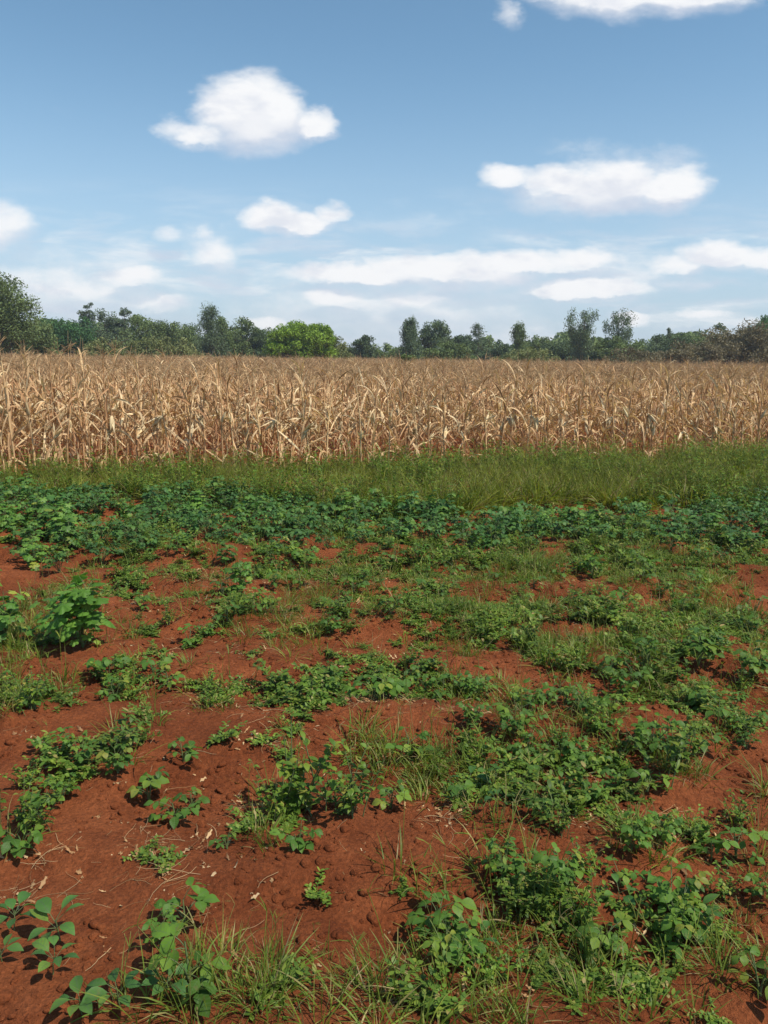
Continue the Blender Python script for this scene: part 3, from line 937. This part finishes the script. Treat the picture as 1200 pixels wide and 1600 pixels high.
# soil clods, straw and dry leaf scraps
def clod(seed):
    r = random.Random(seed)
    import bmesh
    bm = bmesh.new()
    bmesh.ops.create_icosphere(bm, subdivisions=2, radius=.5)
    ax = (r.uniform(.7, 1.2), r.uniform(.7, 1.2), r.uniform(.5, .8))
    for v in bm.verts:
        q = vnoise(v.co.x + seed, v.co.y + v.co.z * 1.7, 2.3, seed % 7) * .55 + 1
        v.co = Vector((v.co.x * ax[0] * q, v.co.y * ax[1] * q, v.co.z * ax[2] * q))
    me = bpy.data.meshes.new('clod')
    bm.to_mesh(me); bm.free()
    me.polygons.foreach_set('use_smooth', np.ones(len(me.polygons), bool))
    me.materials.append(M['soil'])
    return me


n = 34000
Yc = .9 + 9 * rng.random(n) ** 1.4
Xc = rng.uniform(-1, 1, n) * (Yc * .62 + 1.2)
Pc = np.stack([Xc, Yc], -1)
Pc = Pc[vnoise(Xc, Yc, 2.0, 61) + .4 * vnoise(Xc, Yc, 7.0, 62) > -.12]
n = len(Pc)
sz = .006 + .036 * rng.random(n) ** 4
scatter('soil_clods', with_z(Pc, .001), rots(n, .5), np.stack([sz, sz, sz], -1), [clod(k) for k in range(6)], 'small crumbly clods of red earth strewn over the bare soil', 'soil')


def scrap(seed):
    r = random.Random(seed); mb = MB()
    for _ in range(r.choice([1, 2, 3])):
        mb.ribbon((r.uniform(-.02, .02), r.uniform(-.02, .02), .004), r.uniform(0, 6.28), r.uniform(0, .5), r.uniform(-1.0, 2.2), r.uniform(.02, .06), r.uniform(.006, .022), [.7, .5, 1, .35, .6],
                  fold=r.uniform(-1.1, 1.1), twist=r.uniform(-1.5, 1.5), rnd=r.random(), wave=.12)
    return mb.mesh('scrap', M['straw'])


def straw(seed):
    r = random.Random(seed); mb = MB()
    for _ in range(r.choice([1, 1, 2, 4])):
        a = r.uniform(0, 6.28); p = np.array([r.uniform(-.02, .02), r.uniform(-.02, .02), .004]); pts = []
        for k in range(6):
            pts.append(p.copy()); a += r.uniform(-.35, .35)
            p = p + .028 * r.uniform(.7, 1.3) * np.array([math.cos(a), math.sin(a), r.uniform(-.08, .14)])
        mb.tube(pts, [.0014, .0014, .0013, .0012, .0011, .0009], 3, rnd=r.random())
    return mb.mesh('straw', M['straw'])


LT = [(570, 770, 240, 22, .9), (590, 1092, 45, 9, 8), (560, 1110, 40, 10, 6), (950, 1290, 80, 25, 1.2), (900, 1220, 60, 30, 1.2), (430, 910, 200, 20, .8), (300, 850, 150, 20, .8), (220, 1335, 45, 25, 1.8), (245, 1380, 30, 16, 1.5), (70, 1340, 60, 14, 1.2), (310, 1320, 60, 14, 1.2), (370, 1240, 35, 14, 1.6), (25, 1400, 30, 20, 1.8), (590, 1090, 60, 12, 3), (700, 1280, 45, 22, 2.2), (860, 1490, 60, 25, 1), (600, 1100, 400, 60, .25), (600, 1400, 650, 300, .22),
      (600, 960, 600, 90, .35), (1080, 1300, 70, 30, 1.2), (150, 1490, 30, 30, 1), (590, 1560, 90, 30, 1.1), (980, 1500, 60, 30, .8), (1140, 1420, 40, 20, 1), (110, 1170, 150, 30, .4), (450, 1090, 200, 30, .4), (320, 1400, 120, 60, .35)]
Pg = region_points(LT, 260, seed=51)
n = len(Pg)
scatter('dry_leaf_scraps', with_z(Pg), rots(n, .2), scls(n, .22, .9), [scrap(k) for k in range(12)], 'torn pale dry leaf scraps lying on the red soil', 'leaf litter')
Pg = region_points(LT, 230, seed=52)
n = len(Pg)
scatter('dry_straw', with_z(Pg), rots(n, .08), scls(n, .25, .85), [straw(k) for k in range(10)], 'thin broken dry straws scattered on the red soil', 'straw')

# ------------------------------------------------------------------ plants of the plot
BB = [bean_plant(500 + k, h=.21, spread=.19, nleaf=34, leaf=.056, mat='bean_band') for k in range(7)]
BF = [bean_plant(520 + k, h=.22, spread=.15, nleaf=24 + 3 * (k % 3), leaf=.056) for k in range(6)]
BS = [bean_plant(540 + k, h=.12, spread=.09, nleaf=8, leaf=.046) for k in range(4)]
LB = [lobed_plant(560 + k) for k in range(5)]
WD = [weed_plant(580 + k) for k in range(5)]
YB = [young_broad_plant(600 + k, n=4 + k % 3, leaf=.095, h=.09) for k in range(4)]


def P2(parts): return [('stem', parts[0]), ('leaves', parts[1])]


def put(name, parts, px, py, s, label, cat, group=None, squash=1.0):
    x, y = at(px, py)
    return place(name, P2(parts), (x, y, float(gh(x, y))), random.uniform(0, 6.28), (s, s, s * squash), label, cat, group, .08)


# the dark band of beans below the grass
cnt = 0
yy0, out_pts = 5.0, []
for k in range(9000):
    x, y = random.uniform(-6.0, 6.0), random.uniform(5.2, 9.3)
    px, py = pix(np.array([x]), np.array([y])); px, py = px[0], py[0]
    lo = np.interp(px, [-300, 0, 120, 200, 300, 420, 520, 640, 760, 900, 1000, 1200, 1500], [915, 912, 895, 872, 862, 870, 872, 858, 862, 858, 862, 880, 880])
    hi = np.interp(px, [-300, 0, 300, 450, 600, 740, 820, 1000, 1100, 1200, 1500], [778, 778, 782, 792, 802, 814, 808, 812, 800, 790, 790])
    lo += 26 * float(vnoise(x, y, 1.6, 71))
    if float(vnoise(x, y, 1.9, 73)) < -.27: continue
    if not (hi + 14 * float(vnoise(x, y, 1.2, 74)) < py < lo) or not -120 < px < 1320: continue
    if any((x - a) ** 2 + (y - c_) ** 2 < (.205 if py < 850 else .28) ** 2 for a, c_ in out_pts): continue
    out_pts.append((x, y))
    lobed = (px < 120 and py > 820 and random.random() < .8) or (abs(px - 870) < 70 and 800 < py < 860 and random.random() < .6) or random.random() < .05
    z = float(gh(x, y))
    if lobed:
        if px < 130: lab, grp = 'light green bush with lobed leaves at the left end of the dark bean band', 'lobed leaf bushes at the left end of the bean band'
        elif abs(px - 870) < 75: lab, grp = 'lighter green lobed leaf bush inside the bean band right of centre', 'lighter bushes in the bean band'
        else: lab, grp = 'lone light lobed leaf bush among the dark beans of the band', 'lone light bushes among the beans'
        q = LB[cnt % 5]; sc_ = random.uniform(.5, .78)
        nm = 'lobed_leaf_plant'
    else:
        dp = 'at far side' if py - hi < 28 else ('at front rim' if lo - py < 24 else 'in the middle')
        lab, grp = 'dark bean plant %s of the band, below the %s' % (dp, [nm_ for x_, nm_ in LAND if px < x_][0]), 'bean plants of the dark band'
        q = BB[cnt % 7]; sc_ = random.uniform(.55, 1.15); nm = 'bean_plant'
    place(nm, P2(q), (x, y, z), random.uniform(0, 6.28), (sc_, sc_, sc_ * random.uniform(.85, 1.2)), lab, 'plant' if lobed else 'bean plant', grp, .08)
    cnt += 1
print('band', cnt)

# single plants: (kind, px, py of the foot, size, label)
ONE = [
    ('lobig', 130, 1018, 1.05, 'tall bright green bush with lobed leaves standing alone at left on the red soil'),
    ('lobed', 95, 1000, .75, 'lower lobed leaf bush leaning on the tall bright green bush at left'),
    ('lobed', 8, 1000, .8, 'light green lobed plant cut by the left edge of the photo'),
    ('lobed', 378, 932, .55, 'low pale green lobed plant on red soil before the bean band, left of centre'),
    ('lobed', 352, 890, .5, 'small lobed plant at the lower rim of the bean band left of centre'),
    ('bean', 480, 885, .75, 'dark upright bean plant jutting from the rim of the band onto red soil'),
    ('bean', 420, 885, .65, 'broad dark bean plant left of the upright one at the band rim'),
    ('bean', 275, 880, .55, 'small dark bean plant standing alone on the red soil under the left band'),
    ('bean', 650, 885, .8, 'dark bean plant spilling from the band rim at mid width'),
    ('bean', 735, 885, .55, 'small bean plant on red soil beside weeds right of mid width'),
    ('bean', 925, 905, .95, 'wide bean plant at the right in front of the band'),
    ('bean', 1000, 900, .9, 'bean plant behind the red ridge at right'),
    ('bean', 1090, 885, .8, 'bean plant above the red ridge near the right edge'),
    ('lobed', 1110, 860, .7, 'lighter lobed plant beside the beans near the right edge'),
    ('bean', 640, 945, .55, 'dark bean plant with a deep shadow at its foot in the middle of the plot'),
    ('bean', 560, 925, .55, 'small bean plant among weeds in the middle of the plot'),
    ('bean', 520, 990, .55, 'bean plant on the red soil left of the middle weeds'),
    ('bean', 610, 975, .6, 'pale bean plant beside the middle weeds'),
    ('small', 820, 945, .9, 'tiny brownish green sapling on red soil'),
    ('small', 1175, 960, 1.3, 'yellowish young plant at the right edge before the red ridge'),
    ('bean', 1090, 1050, .95, 'dark bean plant in the right group, nearest the far weeds'),
    ('bean', 1010, 1055, .8, 'bean plant left in the dark right group'),
    ('bean', 1175, 1065, .8, 'bean plant cut by the right edge beside the dark group'),
    ('bean', 980, 1085, .75, 'bean plant in front of the dark right group'),
    ('bean', 1150, 1100, .6, 'small bean plant below the dark right group on red soil'),
    ('young', 760, 1075, .7, 'low plant with few grey green leaves on the weed mat'),
    ('young', 710, 1070, .6, 'low broad leaved plant near the crest of the red mound'),
    ('bean', 500, 1080, .6, 'grey green bean plant in the dense weed mat left of the mound'),
    ('bean', 740, 1085, .6, 'bean plant at the right end of the red mound'),
    ('weed', 330, 1105, .5, 'small weed on red soil above the bare slope'),
    ('small', 265, 1075, .9, 'small dark seedling on the red soil left of the weed mat'),
    ('small', 180, 1095, .9, 'small weed seedling right of the grassy clump at left'),
    ('weed', 50, 1125, .8, 'bushy weed in the grassy clump at the left edge'),
    ('bean', 125, 1205, .8, 'bean plant at the left of the leafy clump on the left ridge'),
    ('bean', 185, 1215, .85, 'bean plant in the middle of the leafy clump on the left ridge'),
    ('small', 232, 1240, 1.1, 'bean seedling at the right tail of the leafy clump on the left ridge'),
    ('small', 287, 1190, 1.0, 'single small seedling standing alone on red soil'),
    ('small', 275, 1275, 1.1, 'small plant with drooping leaves below the lone seedling'),
    ('small', 300, 1250, .8, 'thin young plant right of the drooping one'),
    ('weed', 40, 1310, .85, 'bushy weed at the left edge above the pale leaf scraps'),
    ('small', 75, 1260, 1.0, 'small leafy plant behind the weed at the left edge'),
    ('weed', 480, 1270, 1.4, 'largest bushy green weed in the centre foreground'),
    ('weed', 535, 1285, 1.0, 'leafy weed at the right side of the largest centre weed'),
    ('weed', 430, 1275, .75, 'leafy weed at the left side of the largest centre weed'),
    ('small', 465, 1335, .9, 'small bright plant just below the largest centre weed'),
    ('small', 355, 1330, .7, 'tiny seedling with pale leaves on the bare slope'),
    ('bean', 800, 1160, 1.0, 'full bean plant with a dark hollow right of the red mound'),
    ('bean', 740, 1150, .7, 'spreading bean plant left of the full one by the red mound'),
    ('small', 635, 1185, 1.2, 'upright bean seedling beside the tuft of long grass'),
    ('bean', 1015, 1180, 1.05, 'big dark leafy bean plant in the upper right foreground'),
    ('weed', 1050, 1225, 1.1, 'dense weed clump below the big dark bean plant at right'),
    ('bean', 920, 1255, .85, 'tall narrow bean plant over a black shadow right of centre'),
    ('young', 735, 1230, .8, 'grey green broad leaf plant in the grass above the bare dip'),
    ('young', 775, 1285, .65, 'small plant of pointed leaves on the edge of the bare dip'),
    ('small', 715, 1265, .9, 'single seedling with upright leaves above the bare dip'),
    ('small', 610, 1265, .9, 'pair of pale round leaved seedlings on red soil in the centre'),
    ('bean', 850, 1300, .7, 'grey green bean plant between the bare dip and the tall narrow bean'),
    ('weed', 870, 1315, .5, 'small weed in front of the grey green bean plant'),
    ('bean', 985, 1350, .75, 'bright leaved bean plant below the dense weed clump'),
    ('bean', 1030, 1330, .65, 'bean plant right of the bright leaved one'),
    ('small', 1010, 1250, 1.1, 'young plant in front of the big dark bean plant'),
    ('bean', 1165, 1180, .55, 'lone broad leaved bean plant on red soil near the right edge'),
    ('bean', 785, 1385, .85, 'left half of the bushy bean pair over a deep shadow in the right foreground'),
    ('bean', 860, 1405, .95, 'right half of the bushy bean pair over a deep shadow in the right foreground'),
    ('weed', 905, 1380, .55, 'light weed touching the bushy bean pair'),
    ('young', 745, 1475, .75, 'upright young plant of large pointed leaves below the bushy bean pair'),
    ('small', 685, 1440, 1.2, 'bright yellow green seedling left of the upright young plant'),
    ('bean', 1060, 1455, .95, 'broad dark bean plant in the lower right, over grass'),
    ('young', 1090, 1435, .8, 'large leaved plant growing through the broad dark bean plant'),
    ('small', 940, 1480, 1.2, 'small bean plant between the grass tuft and the bushy pair'),
    ('small', 1150, 1340, 1.2, 'thin weed plant at the right edge'),
    ('young', 965, 1420, .6, 'low plant with pointed leaves near the lower right beans'),
    ('weed', 1150, 1290, .5, 'sprawling weed at the right edge over red soil'),
    ('weed', 760, 1530, .6, 'leafy weed in the sparse grass at the bottom'),
    ('bigy', 22, 1455, .8, 'large leaved dark plant cut by the left edge'),
    ('bigy', 95, 1480, .95, 'dark plant of large oval leaves in the left foreground'),
    ('bigy', 85, 1545, .75, 'low rosette of dark pointed leaves below the large oval leaved plant'),
    ('bigy', 5, 1520, .6, 'dark broad plant low at the left edge'),
    ('bean', 250, 1505, .55, 'compact bean plant with shining leaves in the left foreground'),
    ('small', 290, 1455, 1.1, 'blurred young shoot behind the compact bean plant'),
    ('bigy', 190, 1600, .8, 'dark plant cut by the bottom edge at left'),
    ('bigy', 260, 1590, .75, 'bean plant in the grass at the bottom, left of centre'),
    ('bigy', 130, 1610, .7, 'low dark leaves in the bottom left corner'),
    ('small', 300, 1570, 1.3, 'bright leaved seedling at the start of the bottom grass'),
    ('small', 1185, 1570, 1.1, 'small broad leaved plant in the bottom right corner'),
]
KN = {'lobig': ('lobed_leaf_plant', 'plant'), 'lobed': ('lobed_leaf_plant', 'plant'), 'bean': ('bean_plant', 'bean plant'), 'small': ('seedling', 'seedling'), 'young': ('broad_leaf_plant', 'plant'), 'bigy': ('broad_leaf_plant', 'plant'), 'weed': ('bushy_weed', 'weed')}
M['lobed_bright'] = leaf_mat('bright_lobed_leaf', [(0, (.10, .23, .035)), (.5, (.14, .30, .045)), (.9, (.19, .34, .055)), (1, (.34, .36, .06))], .4, .5, .25)
LBIG = [lobed_plant(570, h=.47, spread=.19, nleaf=120, leaf=.052, mat='lobed_bright')]
YBIG = [young_broad_plant(640 + k, n=7, leaf=.10, h=.11) for k in range(4)]
for k, (kd, px, py, s_, lab) in enumerate(ONE):
    src = {'lobed': LB, 'lobig': LBIG, 'bean': BF, 'small': BS, 'young': YB, 'bigy': YBIG, 'weed': WD}[kd]
    if py > 1090: s_ *= {'bigy': .72, 'young': .85, 'bean': .70}.get(kd, .92)
    put(KN[kd][0], src[k % len(src)], px, py, s_, lab, KN[kd][1])


# small plants grown between the big ones
SM = [(1000, 1120, 190, 100, 22, 'in the thick growth of the right half'), (860, 1230, 120, 60, 12, 'between the big plants right of the bare dip'), (1040, 1400, 150, 90, 8, 'in the lower right foreground'),
      (820, 1490, 150, 60, 5, 'in the sparse grass at the bottom, right of centre'), (560, 1080, 140, 30, 12, 'on the weed mat left of the red mound'), (640, 920, 290, 55, 32, 'on the broken red soil in the middle distance'),
      (300, 960, 130, 50, 8, 'on the red soil right of the tall lobed bush'), (200, 1080, 150, 30, 7, 'on the red slope at left'), (30, 1200, 70, 150, 7, 'along the left edge'), (1050, 960, 150, 60, 18, 'by the red ridge at right')]
for (px, py, rx, ry, n_, where) in SM:
    for k in range(n_):
        a, q = random.uniform(0, 6.28), math.sqrt(random.random())
        kd = random.choice(['small', 'small', 'small', 'weed', 'bean'])
        src = {'bean': BF, 'small': BS, 'weed': WD}[kd]
        put(KN[kd][0], random.choice(src), px + rx * q * math.cos(a), py + ry * q * math.sin(a), {'small': 1.0, 'weed': .5, 'bean': .5}[kd] * random.uniform(.75, 1.25),
            {'small': 'small young bean seedling ', 'weed': 'little bushy weed ', 'bean': 'half grown bean plant '}[kd] + where, KN[kd][1], KN[kd][1] + 's ' + where)


# ------------------------------------------------------------------ trees
def tree_leaf_mat(name, c, var=.35, trans=.2):
    a = tuple(x * (1 - var) for x in c); d = tuple(x * (1 + var) for x in c)
    return leaf_mat(name, [(0, a), (.5, c), (1, d)], trans, .6, .2, varobj=.0)


TM = {
    'dark': tree_leaf_mat('dark_foliage', (.085, .125, .055)), 'mid': tree_leaf_mat('mid_foliage', (.145, .195, .070)),
    'olive': tree_leaf_mat('olive_foliage', (.175, .195, .075)), 'bright': tree_leaf_mat('bright_foliage', (.20, .31, .035)),
    'blue': tree_leaf_mat('bluish_foliage', (.120, .165, .085)), 'deep': tree_leaf_mat('deep_foliage', (.065, .150, .048)),
    'brown': tree_leaf_mat('brownish_foliage', (.17, .145, .085)),
}


def tree(px, top, wpx, D, shape, mk, label, seed, name='tree', cat='tree', leafs=5200, leaf=.25):
    r = np.random.default_rng(seed)
    dd = ray(px, top)
    k = D / dd[1]
    x, y, H = dd[0] * k, D, CAM_H + dd[2] * k
    W = wpx / FPX * D * 1.18 / 2          # crown half width
    z0 = {'round': .22, 'bush': .02, 'column': .12, 'vase': .25, 'cone': .10, 'layered': .3, 'spiky': .05}[shape] * H
    N = int(26 + W * H * 2.2)
    f = r.random(N)
    if shape in ('round', 'bush'):
        u = r.normal(size=(N, 3)); u /= np.linalg.norm(u, axis=1)[:, None]
        u *= (r.random(N) ** .4)[:, None]
        cz = (H + z0) / 2
        cen = np.stack([u[:, 0] * W, u[:, 1] * W, cz + u[:, 2] * (H - z0) / 2], -1)
        lump = vnoise(cen[:, 0] * 1.0 + seed, cen[:, 2] + cen[:, 1] * .7, .8, seed % 50)
        cen[:, 2] -= np.clip(-lump, 0, 1) * H * .22 * (cen[:, 2] > cz)
        cr = (.36 * min(W, (H - z0) / 2)) * (.7 + .7 * r.random(N))
    else:
        env = {'column': lambda f: .55 + .6 * np.sin(np.pi * np.clip(f * .95 + .05, 0, 1)) * .75, 'vase': lambda f: .45 + .62 * f - .35 * np.clip(f - .8, 0, 1) * 3,
               'cone': lambda f: 1.05 * (1 - f) ** .75 + .12, 'layered': lambda f: (1 - .55 * f) * (.55 + .5 * np.abs(np.sin(f * 13))), 'spiky': lambda f: 1 - .7 * f}[shape]
        a = r.uniform(0, 6.283, N); rr = np.sqrt(r.random(N)) * W * env(f)
        cen = np.stack([rr * np.cos(a), rr * np.sin(a), z0 + (H - z0) * f * .97], -1)
        cr = W * .36 * (.6 + .8 * r.random(N))
    tr = MB()
    base = np.array([0, 0, -.1])
    lean = r.normal(0, .03, 2) * H
    tp = np.array([lean[0], lean[1], H * (.9 if shape not in ('round', 'bush') else .6)])
    tt = np.linspace(0, 1, 8)[:, None]
    trunk = base + (tp - base) * tt + np.concatenate([r.normal(0, .01, (8, 2)) * H, np.zeros((8, 1))], 1)
    tr.tube(trunk, np.linspace(.022 * H, .004 * H, 8), 7)
    for q in range(min(N, 26)):
        c_ = cen[q]
        hb = max(.12, min(.95, (c_[2] - .35 * np.hypot(c_[0], c_[1])) / tp[2] * .8))
        p0 = base + (tp - base) * hb
        mid = (p0 + c_) / 2 + np.array([0, 0, -.04 * H])
        tr.tube([p0, mid, c_], [.008 * H * (1.1 - hb), .005 * H, .002 * H], 5)
    # leaves: small blades gathered round the ends of the limbs
    nl = int(leafs * 1.5)
    ci = r.integers(0, N, nl)
    up = 1.5 if shape in ('column', 'vase', 'cone', 'spiky') else .75
    off = r.normal(size=(nl, 3)); off /= np.linalg.norm(off, axis=1)[:, None]
    off *= (r.random(nl) ** .5)[:, None] * cr[ci][:, None] * np.array([1, 1, up])
    P_ = cen[ci] + off
    P_[:, 2] = np.maximum(P_[:, 2], .05)
    P_[:, 2] = z0 * .5 + (P_[:, 2] - z0 * .5) * (H - z0 * .5) / max(.5, np.percentile(P_[:, 2], 99.6) - z0 * .5)
    P_[:, :2] *= (W / 1.1) / np.percentile(np.abs(P_[:, 0]), 97)
    P_[:, 2] = np.maximum(P_[:, 2], .05)
    d1 = r.normal(size=(nl, 3)); d1[:, 2] = np.abs(d1[:, 2]) * (.5 + up * .6); d1 /= np.linalg.norm(d1, axis=1)[:, None]
    d2 = np.cross(d1, r.normal(size=(nl, 3))); d2 /= np.linalg.norm(d2, axis=1)[:, None]
    L = leaf * r.uniform(.6, 1.4, nl)[:, None] * (D / 90) ** .5; Wd = L * (.42 if shape in ('bush', 'round') else .26)
    V = np.stack([P_ - d1 * L * .5, P_ + d2 * Wd * .5, P_ + d1 * L * .5, P_ - d2 * Wd * .5], 1).reshape(-1, 3)
    F = np.arange(nl * 4).reshape(-1, 4)
    lf = np.zeros((nl * 4, 3))
    lf[:, 0] = np.repeat(np.clip(r.random(N)[ci] * .55 + r.random(nl) * .45, 0, .99), 4)
    me = attr_mesh('crown', V, F, None, lf, False, TM[mk])
    e = place(name, [('trunk', tr.mesh('trunk', M['bark'])), ('crown', me)], (x, y, 0), 0, 1.0, label, cat)
    return e


TREES = [
    (-6, 424, 84, 62, 'round', 'mid', 'tallest broad olive green tree cut by the left edge of the photo', 'tree', 'tree', 14000),
    (60, 506, 50, 70, 'bush', 'mid', 'low mid green bush right beside the tall tree at the left edge', 'bush', 'bush', 5000),
    (112, 498, 76, 84, 'bush', 'deep', 'wide round dark green tree under the small cone topped tree at left', 'tree', 'tree', 9000),
    (135, 474, 24, 118, 'round', 'blue', 'small pointed tree peeking over the round dark green tree', 'tree', 'tree', 2600),
    (170, 486, 34, 96, 'round', 'blue', 'left crown of the ragged dark pair of trees', 'tree', 'tree', 3400),
    (194, 483, 24, 98, 'round', 'blue', 'right taller crown of the ragged dark pair of trees', 'tree', 'tree', 2600),
    (160, 530, 60, 66, 'bush', 'olive', 'yellowish low bush below the ragged pair of trees', 'bush', 'bush', 4500),
    (228, 494, 60, 92, 'bush', 'mid', 'ragged green tree right of the ragged pair', 'tree', 'tree', 6500),
    (268, 503, 60, 90, 'bush', 'mid', 'uneven green tree second right of the ragged pair', 'tree', 'tree', 6500),
    (302, 509, 50, 94, 'bush', 'blue', 'short dark tree left of the tall feathery one', 'tree', 'tree', 5000),
    (250, 528, 110, 70, 'bush', 'olive', 'pale greyish bush in front of the uneven green trees', 'bush', 'bush', 6500),
    (328, 478, 40, 86, 'cone', 'blue', 'tall feathery bluish green tree in the left third', 'tree', 'tree', 6500),
    (347, 496, 36, 88, 'cone', 'mid', 'shorter feathery tree hugging the tall feathery one', 'tree', 'tree', 5000),
    (376, 498, 46, 90, 'bush', 'mid', 'full green tree between the feathery tree and the bright green one', 'tree', 'tree', 6000),
    (405, 514, 46, 92, 'bush', 'dark', 'dark low tree touching the bright green tree from the left', 'tree', 'tree', 5000),
    (446, 510, 48, 74, 'round', 'bright', 'left smaller dome of the vivid yellow green tree', 'tree', 'tree', 7000),
    (482, 505, 68, 76, 'round', 'bright', 'vivid yellow green dome shaped tree, the brightest of the tree line', 'tree', 'tree', 12000),
    (524, 527, 50, 80, 'bush', 'olive', 'greyish olive bush right of the vivid yellow green tree', 'bush', 'bush', 4500),
    (563, 525, 36, 96, 'bush', 'dark', 'dark round tree alone against the sky near the centre', 'tree', 'tree', 4500),
    (598, 538, 48, 100, 'bush', 'mid', 'soft pale green mound of a bush right of the dark round tree', 'bush', 'bush', 4500),
    (638, 556, 28, 42, 'bush', 'mid', 'little round bush sticking out of the maize at the centre', 'bush', 'bush', 3500),
    (641, 498, 38, 84, 'cone', 'blue', 'tall dense bluish tree, left of the central pair', 'tree', 'tree', 7500),
    (682, 502, 42, 88, 'round', 'blue', 'tall bluish tree, right of the central pair', 'tree', 'tree', 5000),
    (700, 536, 70, 78, 'bush', 'mid', 'green bush at the foot of the central pair of trees', 'bush', 'bush', 5500),
    (722, 524, 40, 95, 'round', 'dark', 'dark tree between the central pair and the thin layered tree', 'tree', 'tree', 4000),
    (747, 506, 26, 104, 'layered', 'blue', 'thin tree with layered branches right of the centre', 'tree', 'tree', 1500),
    (775, 534, 60, 96, 'bush', 'dark', 'dark low bush right of the thin layered tree', 'bush', 'bush', 5000),
    (810, 506, 36, 90, 'cone', 'mid', 'pointed green tree between thin layered tree and flat topped tree', 'tree', 'tree', 5000),
    (840, 526, 34, 100, 'round', 'mid', 'small flat topped tree behind the dark hedge', 'tree', 'tree', 3000),
    (872, 534, 70, 86, 'bush', 'dark', 'very dark bush left of the tall open column tree', 'bush', 'bush', 6500),
    (912, 484, 38, 80, 'vase', 'blue', 'tallest open column tree with branches spreading at the top', 'tree', 'tree', 4200),
    (940, 530, 50, 84, 'bush', 'mid', 'green bush between the two tall open trees', 'bush', 'bush', 5000),
    (970, 487, 38, 84, 'vase', 'blue', 'tall open tree, the right one of the two tall open trees', 'tree', 'tree', 3600),
    (975, 528, 60, 82, 'bush', 'mid', 'leafy bush round the foot of the right tall open tree', 'bush', 'bush', 5000),
    (1010, 532, 40, 98, 'bush', 'blue', 'small pale bush right of the tall open trees', 'bush', 'bush', 3500),
    (1050, 524, 60, 88, 'bush', 'dark', 'dark bush with thin spiky tips rising from it', 'bush', 'bush', 6000),
    (1046, 513, 12, 90, 'spiky', 'blue', 'thin dark spire rising behind the dark bush at right', 'tree', 'tree', 900),
    (1066, 520, 10, 90, 'spiky', 'blue', 'shorter thin spire beside the other behind the dark bush', 'tree', 'tree', 700),
    (1092, 524, 60, 88, 'bush', 'mid', 'low green trees mass left of the olive brown thicket', 'tree', 'tree', 6000),
    (1124, 506, 20, 100, 'round', 'blue', 'small bluish tree top behind the olive brown thicket', 'tree', 'tree', 1800),
    (1150, 508, 96, 62, 'bush', 'brown', 'large olive brown thicket near the right edge', 'bush', 'bush', 13000),
    (1082, 535, 90, 60, 'bush', 'brown', 'lower brownish bush spreading left from the olive brown thicket', 'bush', 'bush', 7000),
    (1196, 496, 60, 72, 'bush', 'deep', 'dark green tree cut by the right edge of the photo', 'tree', 'tree', 8000),
    (1000, 545, 100, 56, 'bush', 'brown', 'thin brownish shrub low in front of the tall open trees', 'bush', 'bush', 4000),
    (820, 545, 80, 64, 'bush', 'olive', 'olive shrub low in front of the pointed green tree', 'bush', 'bush', 4500),
    (-120, 490, 160, 75, 'bush', 'mid', 'wide green tree beyond the left edge', 'tree', 'tree', 9000),
    (1290, 500, 160, 75, 'bush', 'mid', 'wide green tree beyond the right edge', 'tree', 'tree', 9000),
]
for k, (px, top, w, D, shp, mk, lab, nm, ct, nl) in enumerate(TREES):
    tree(px, top, w, D, shp, mk, lab, 900 + k, nm, ct, nl)

# far-off wood closing the field, one mass of low crowns
V, F, LF = [], [], []
nl = 150000
az = rng.uniform(-1.0, 1.0, nl)
dist = rng.uniform(120, 135, nl)
xw, yw = dist * az, dist
ppx, _ = pix(xw, yw, 2.0)
hmax = np.interp(ppx, [-400, 0, 420, 520, 620, 700, 1000, 1100, 1600], [4.4, 4.2, 4.0, 2.6, 2.4, 4.2, 4.2, 4.6, 5.4]) * (1.05 + .9 * vnoise(xw, yw * 0, .22, 81) + .5 * vnoise(xw, yw * 0, .7, 82))
zz = hmax * rng.random(nl) ** .6
P_ = np.stack([xw, yw, zz], -1)
d1 = rng.normal(size=(nl, 3)); d1 /= np.linalg.norm(d1, axis=1)[:, None]
d2 = np.cross(d1, rng.normal(size=(nl, 3))); d2 /= np.linalg.norm(d2, axis=1)[:, None]
L = rng.uniform(.2, .45, nl)[:, None]
V = np.stack([P_ - d1 * L, P_ + d2 * L * .5, P_ + d1 * L, P_ - d2 * L * .5], 1).reshape(-1, 3)
lf = np.zeros((nl * 4, 3)); lf[:, 0] = np.repeat(rng.random(nl), 4)
wood = bpy.data.objects.new('far_wood', attr_mesh('far_wood', V, np.arange(nl * 4).reshape(-1, 4), None, lf, False, TM['mid']))
C.objects.link(wood)
tag(wood, 'low far-off wood closing the field behind the single trees', 'wood', kind='stuff')

# ------------------------------------------------------------------ the air between here and the trees
import bmesh
bm = bmesh.new()
bmesh.ops.create_cube(bm, size=1)
me = bpy.data.meshes.new('haze')
bm.to_mesh(me); bm.free()
hz = bpy.data.objects.new('haze', me)
hz.scale = (460, 330, 14.0)
hz.location = (0, 120, 5.8)
C.objects.link(hz)
tag(hz, 'thin pale air over the whole field', 'haze', kind='stuff')
m, b = new_mat('thin_air')
v = b.n('ShaderNodeVolumePrincipled')
v.inputs['Color'].default_value = (.82, .89, 1, 1)
v.inputs['Density'].default_value = .0007
v.inputs['Anisotropy'].default_value = .3
o = b.n('ShaderNodeOutputMaterial')
b.put(o.inputs[1], v.outputs[0])
me.materials.append(m)
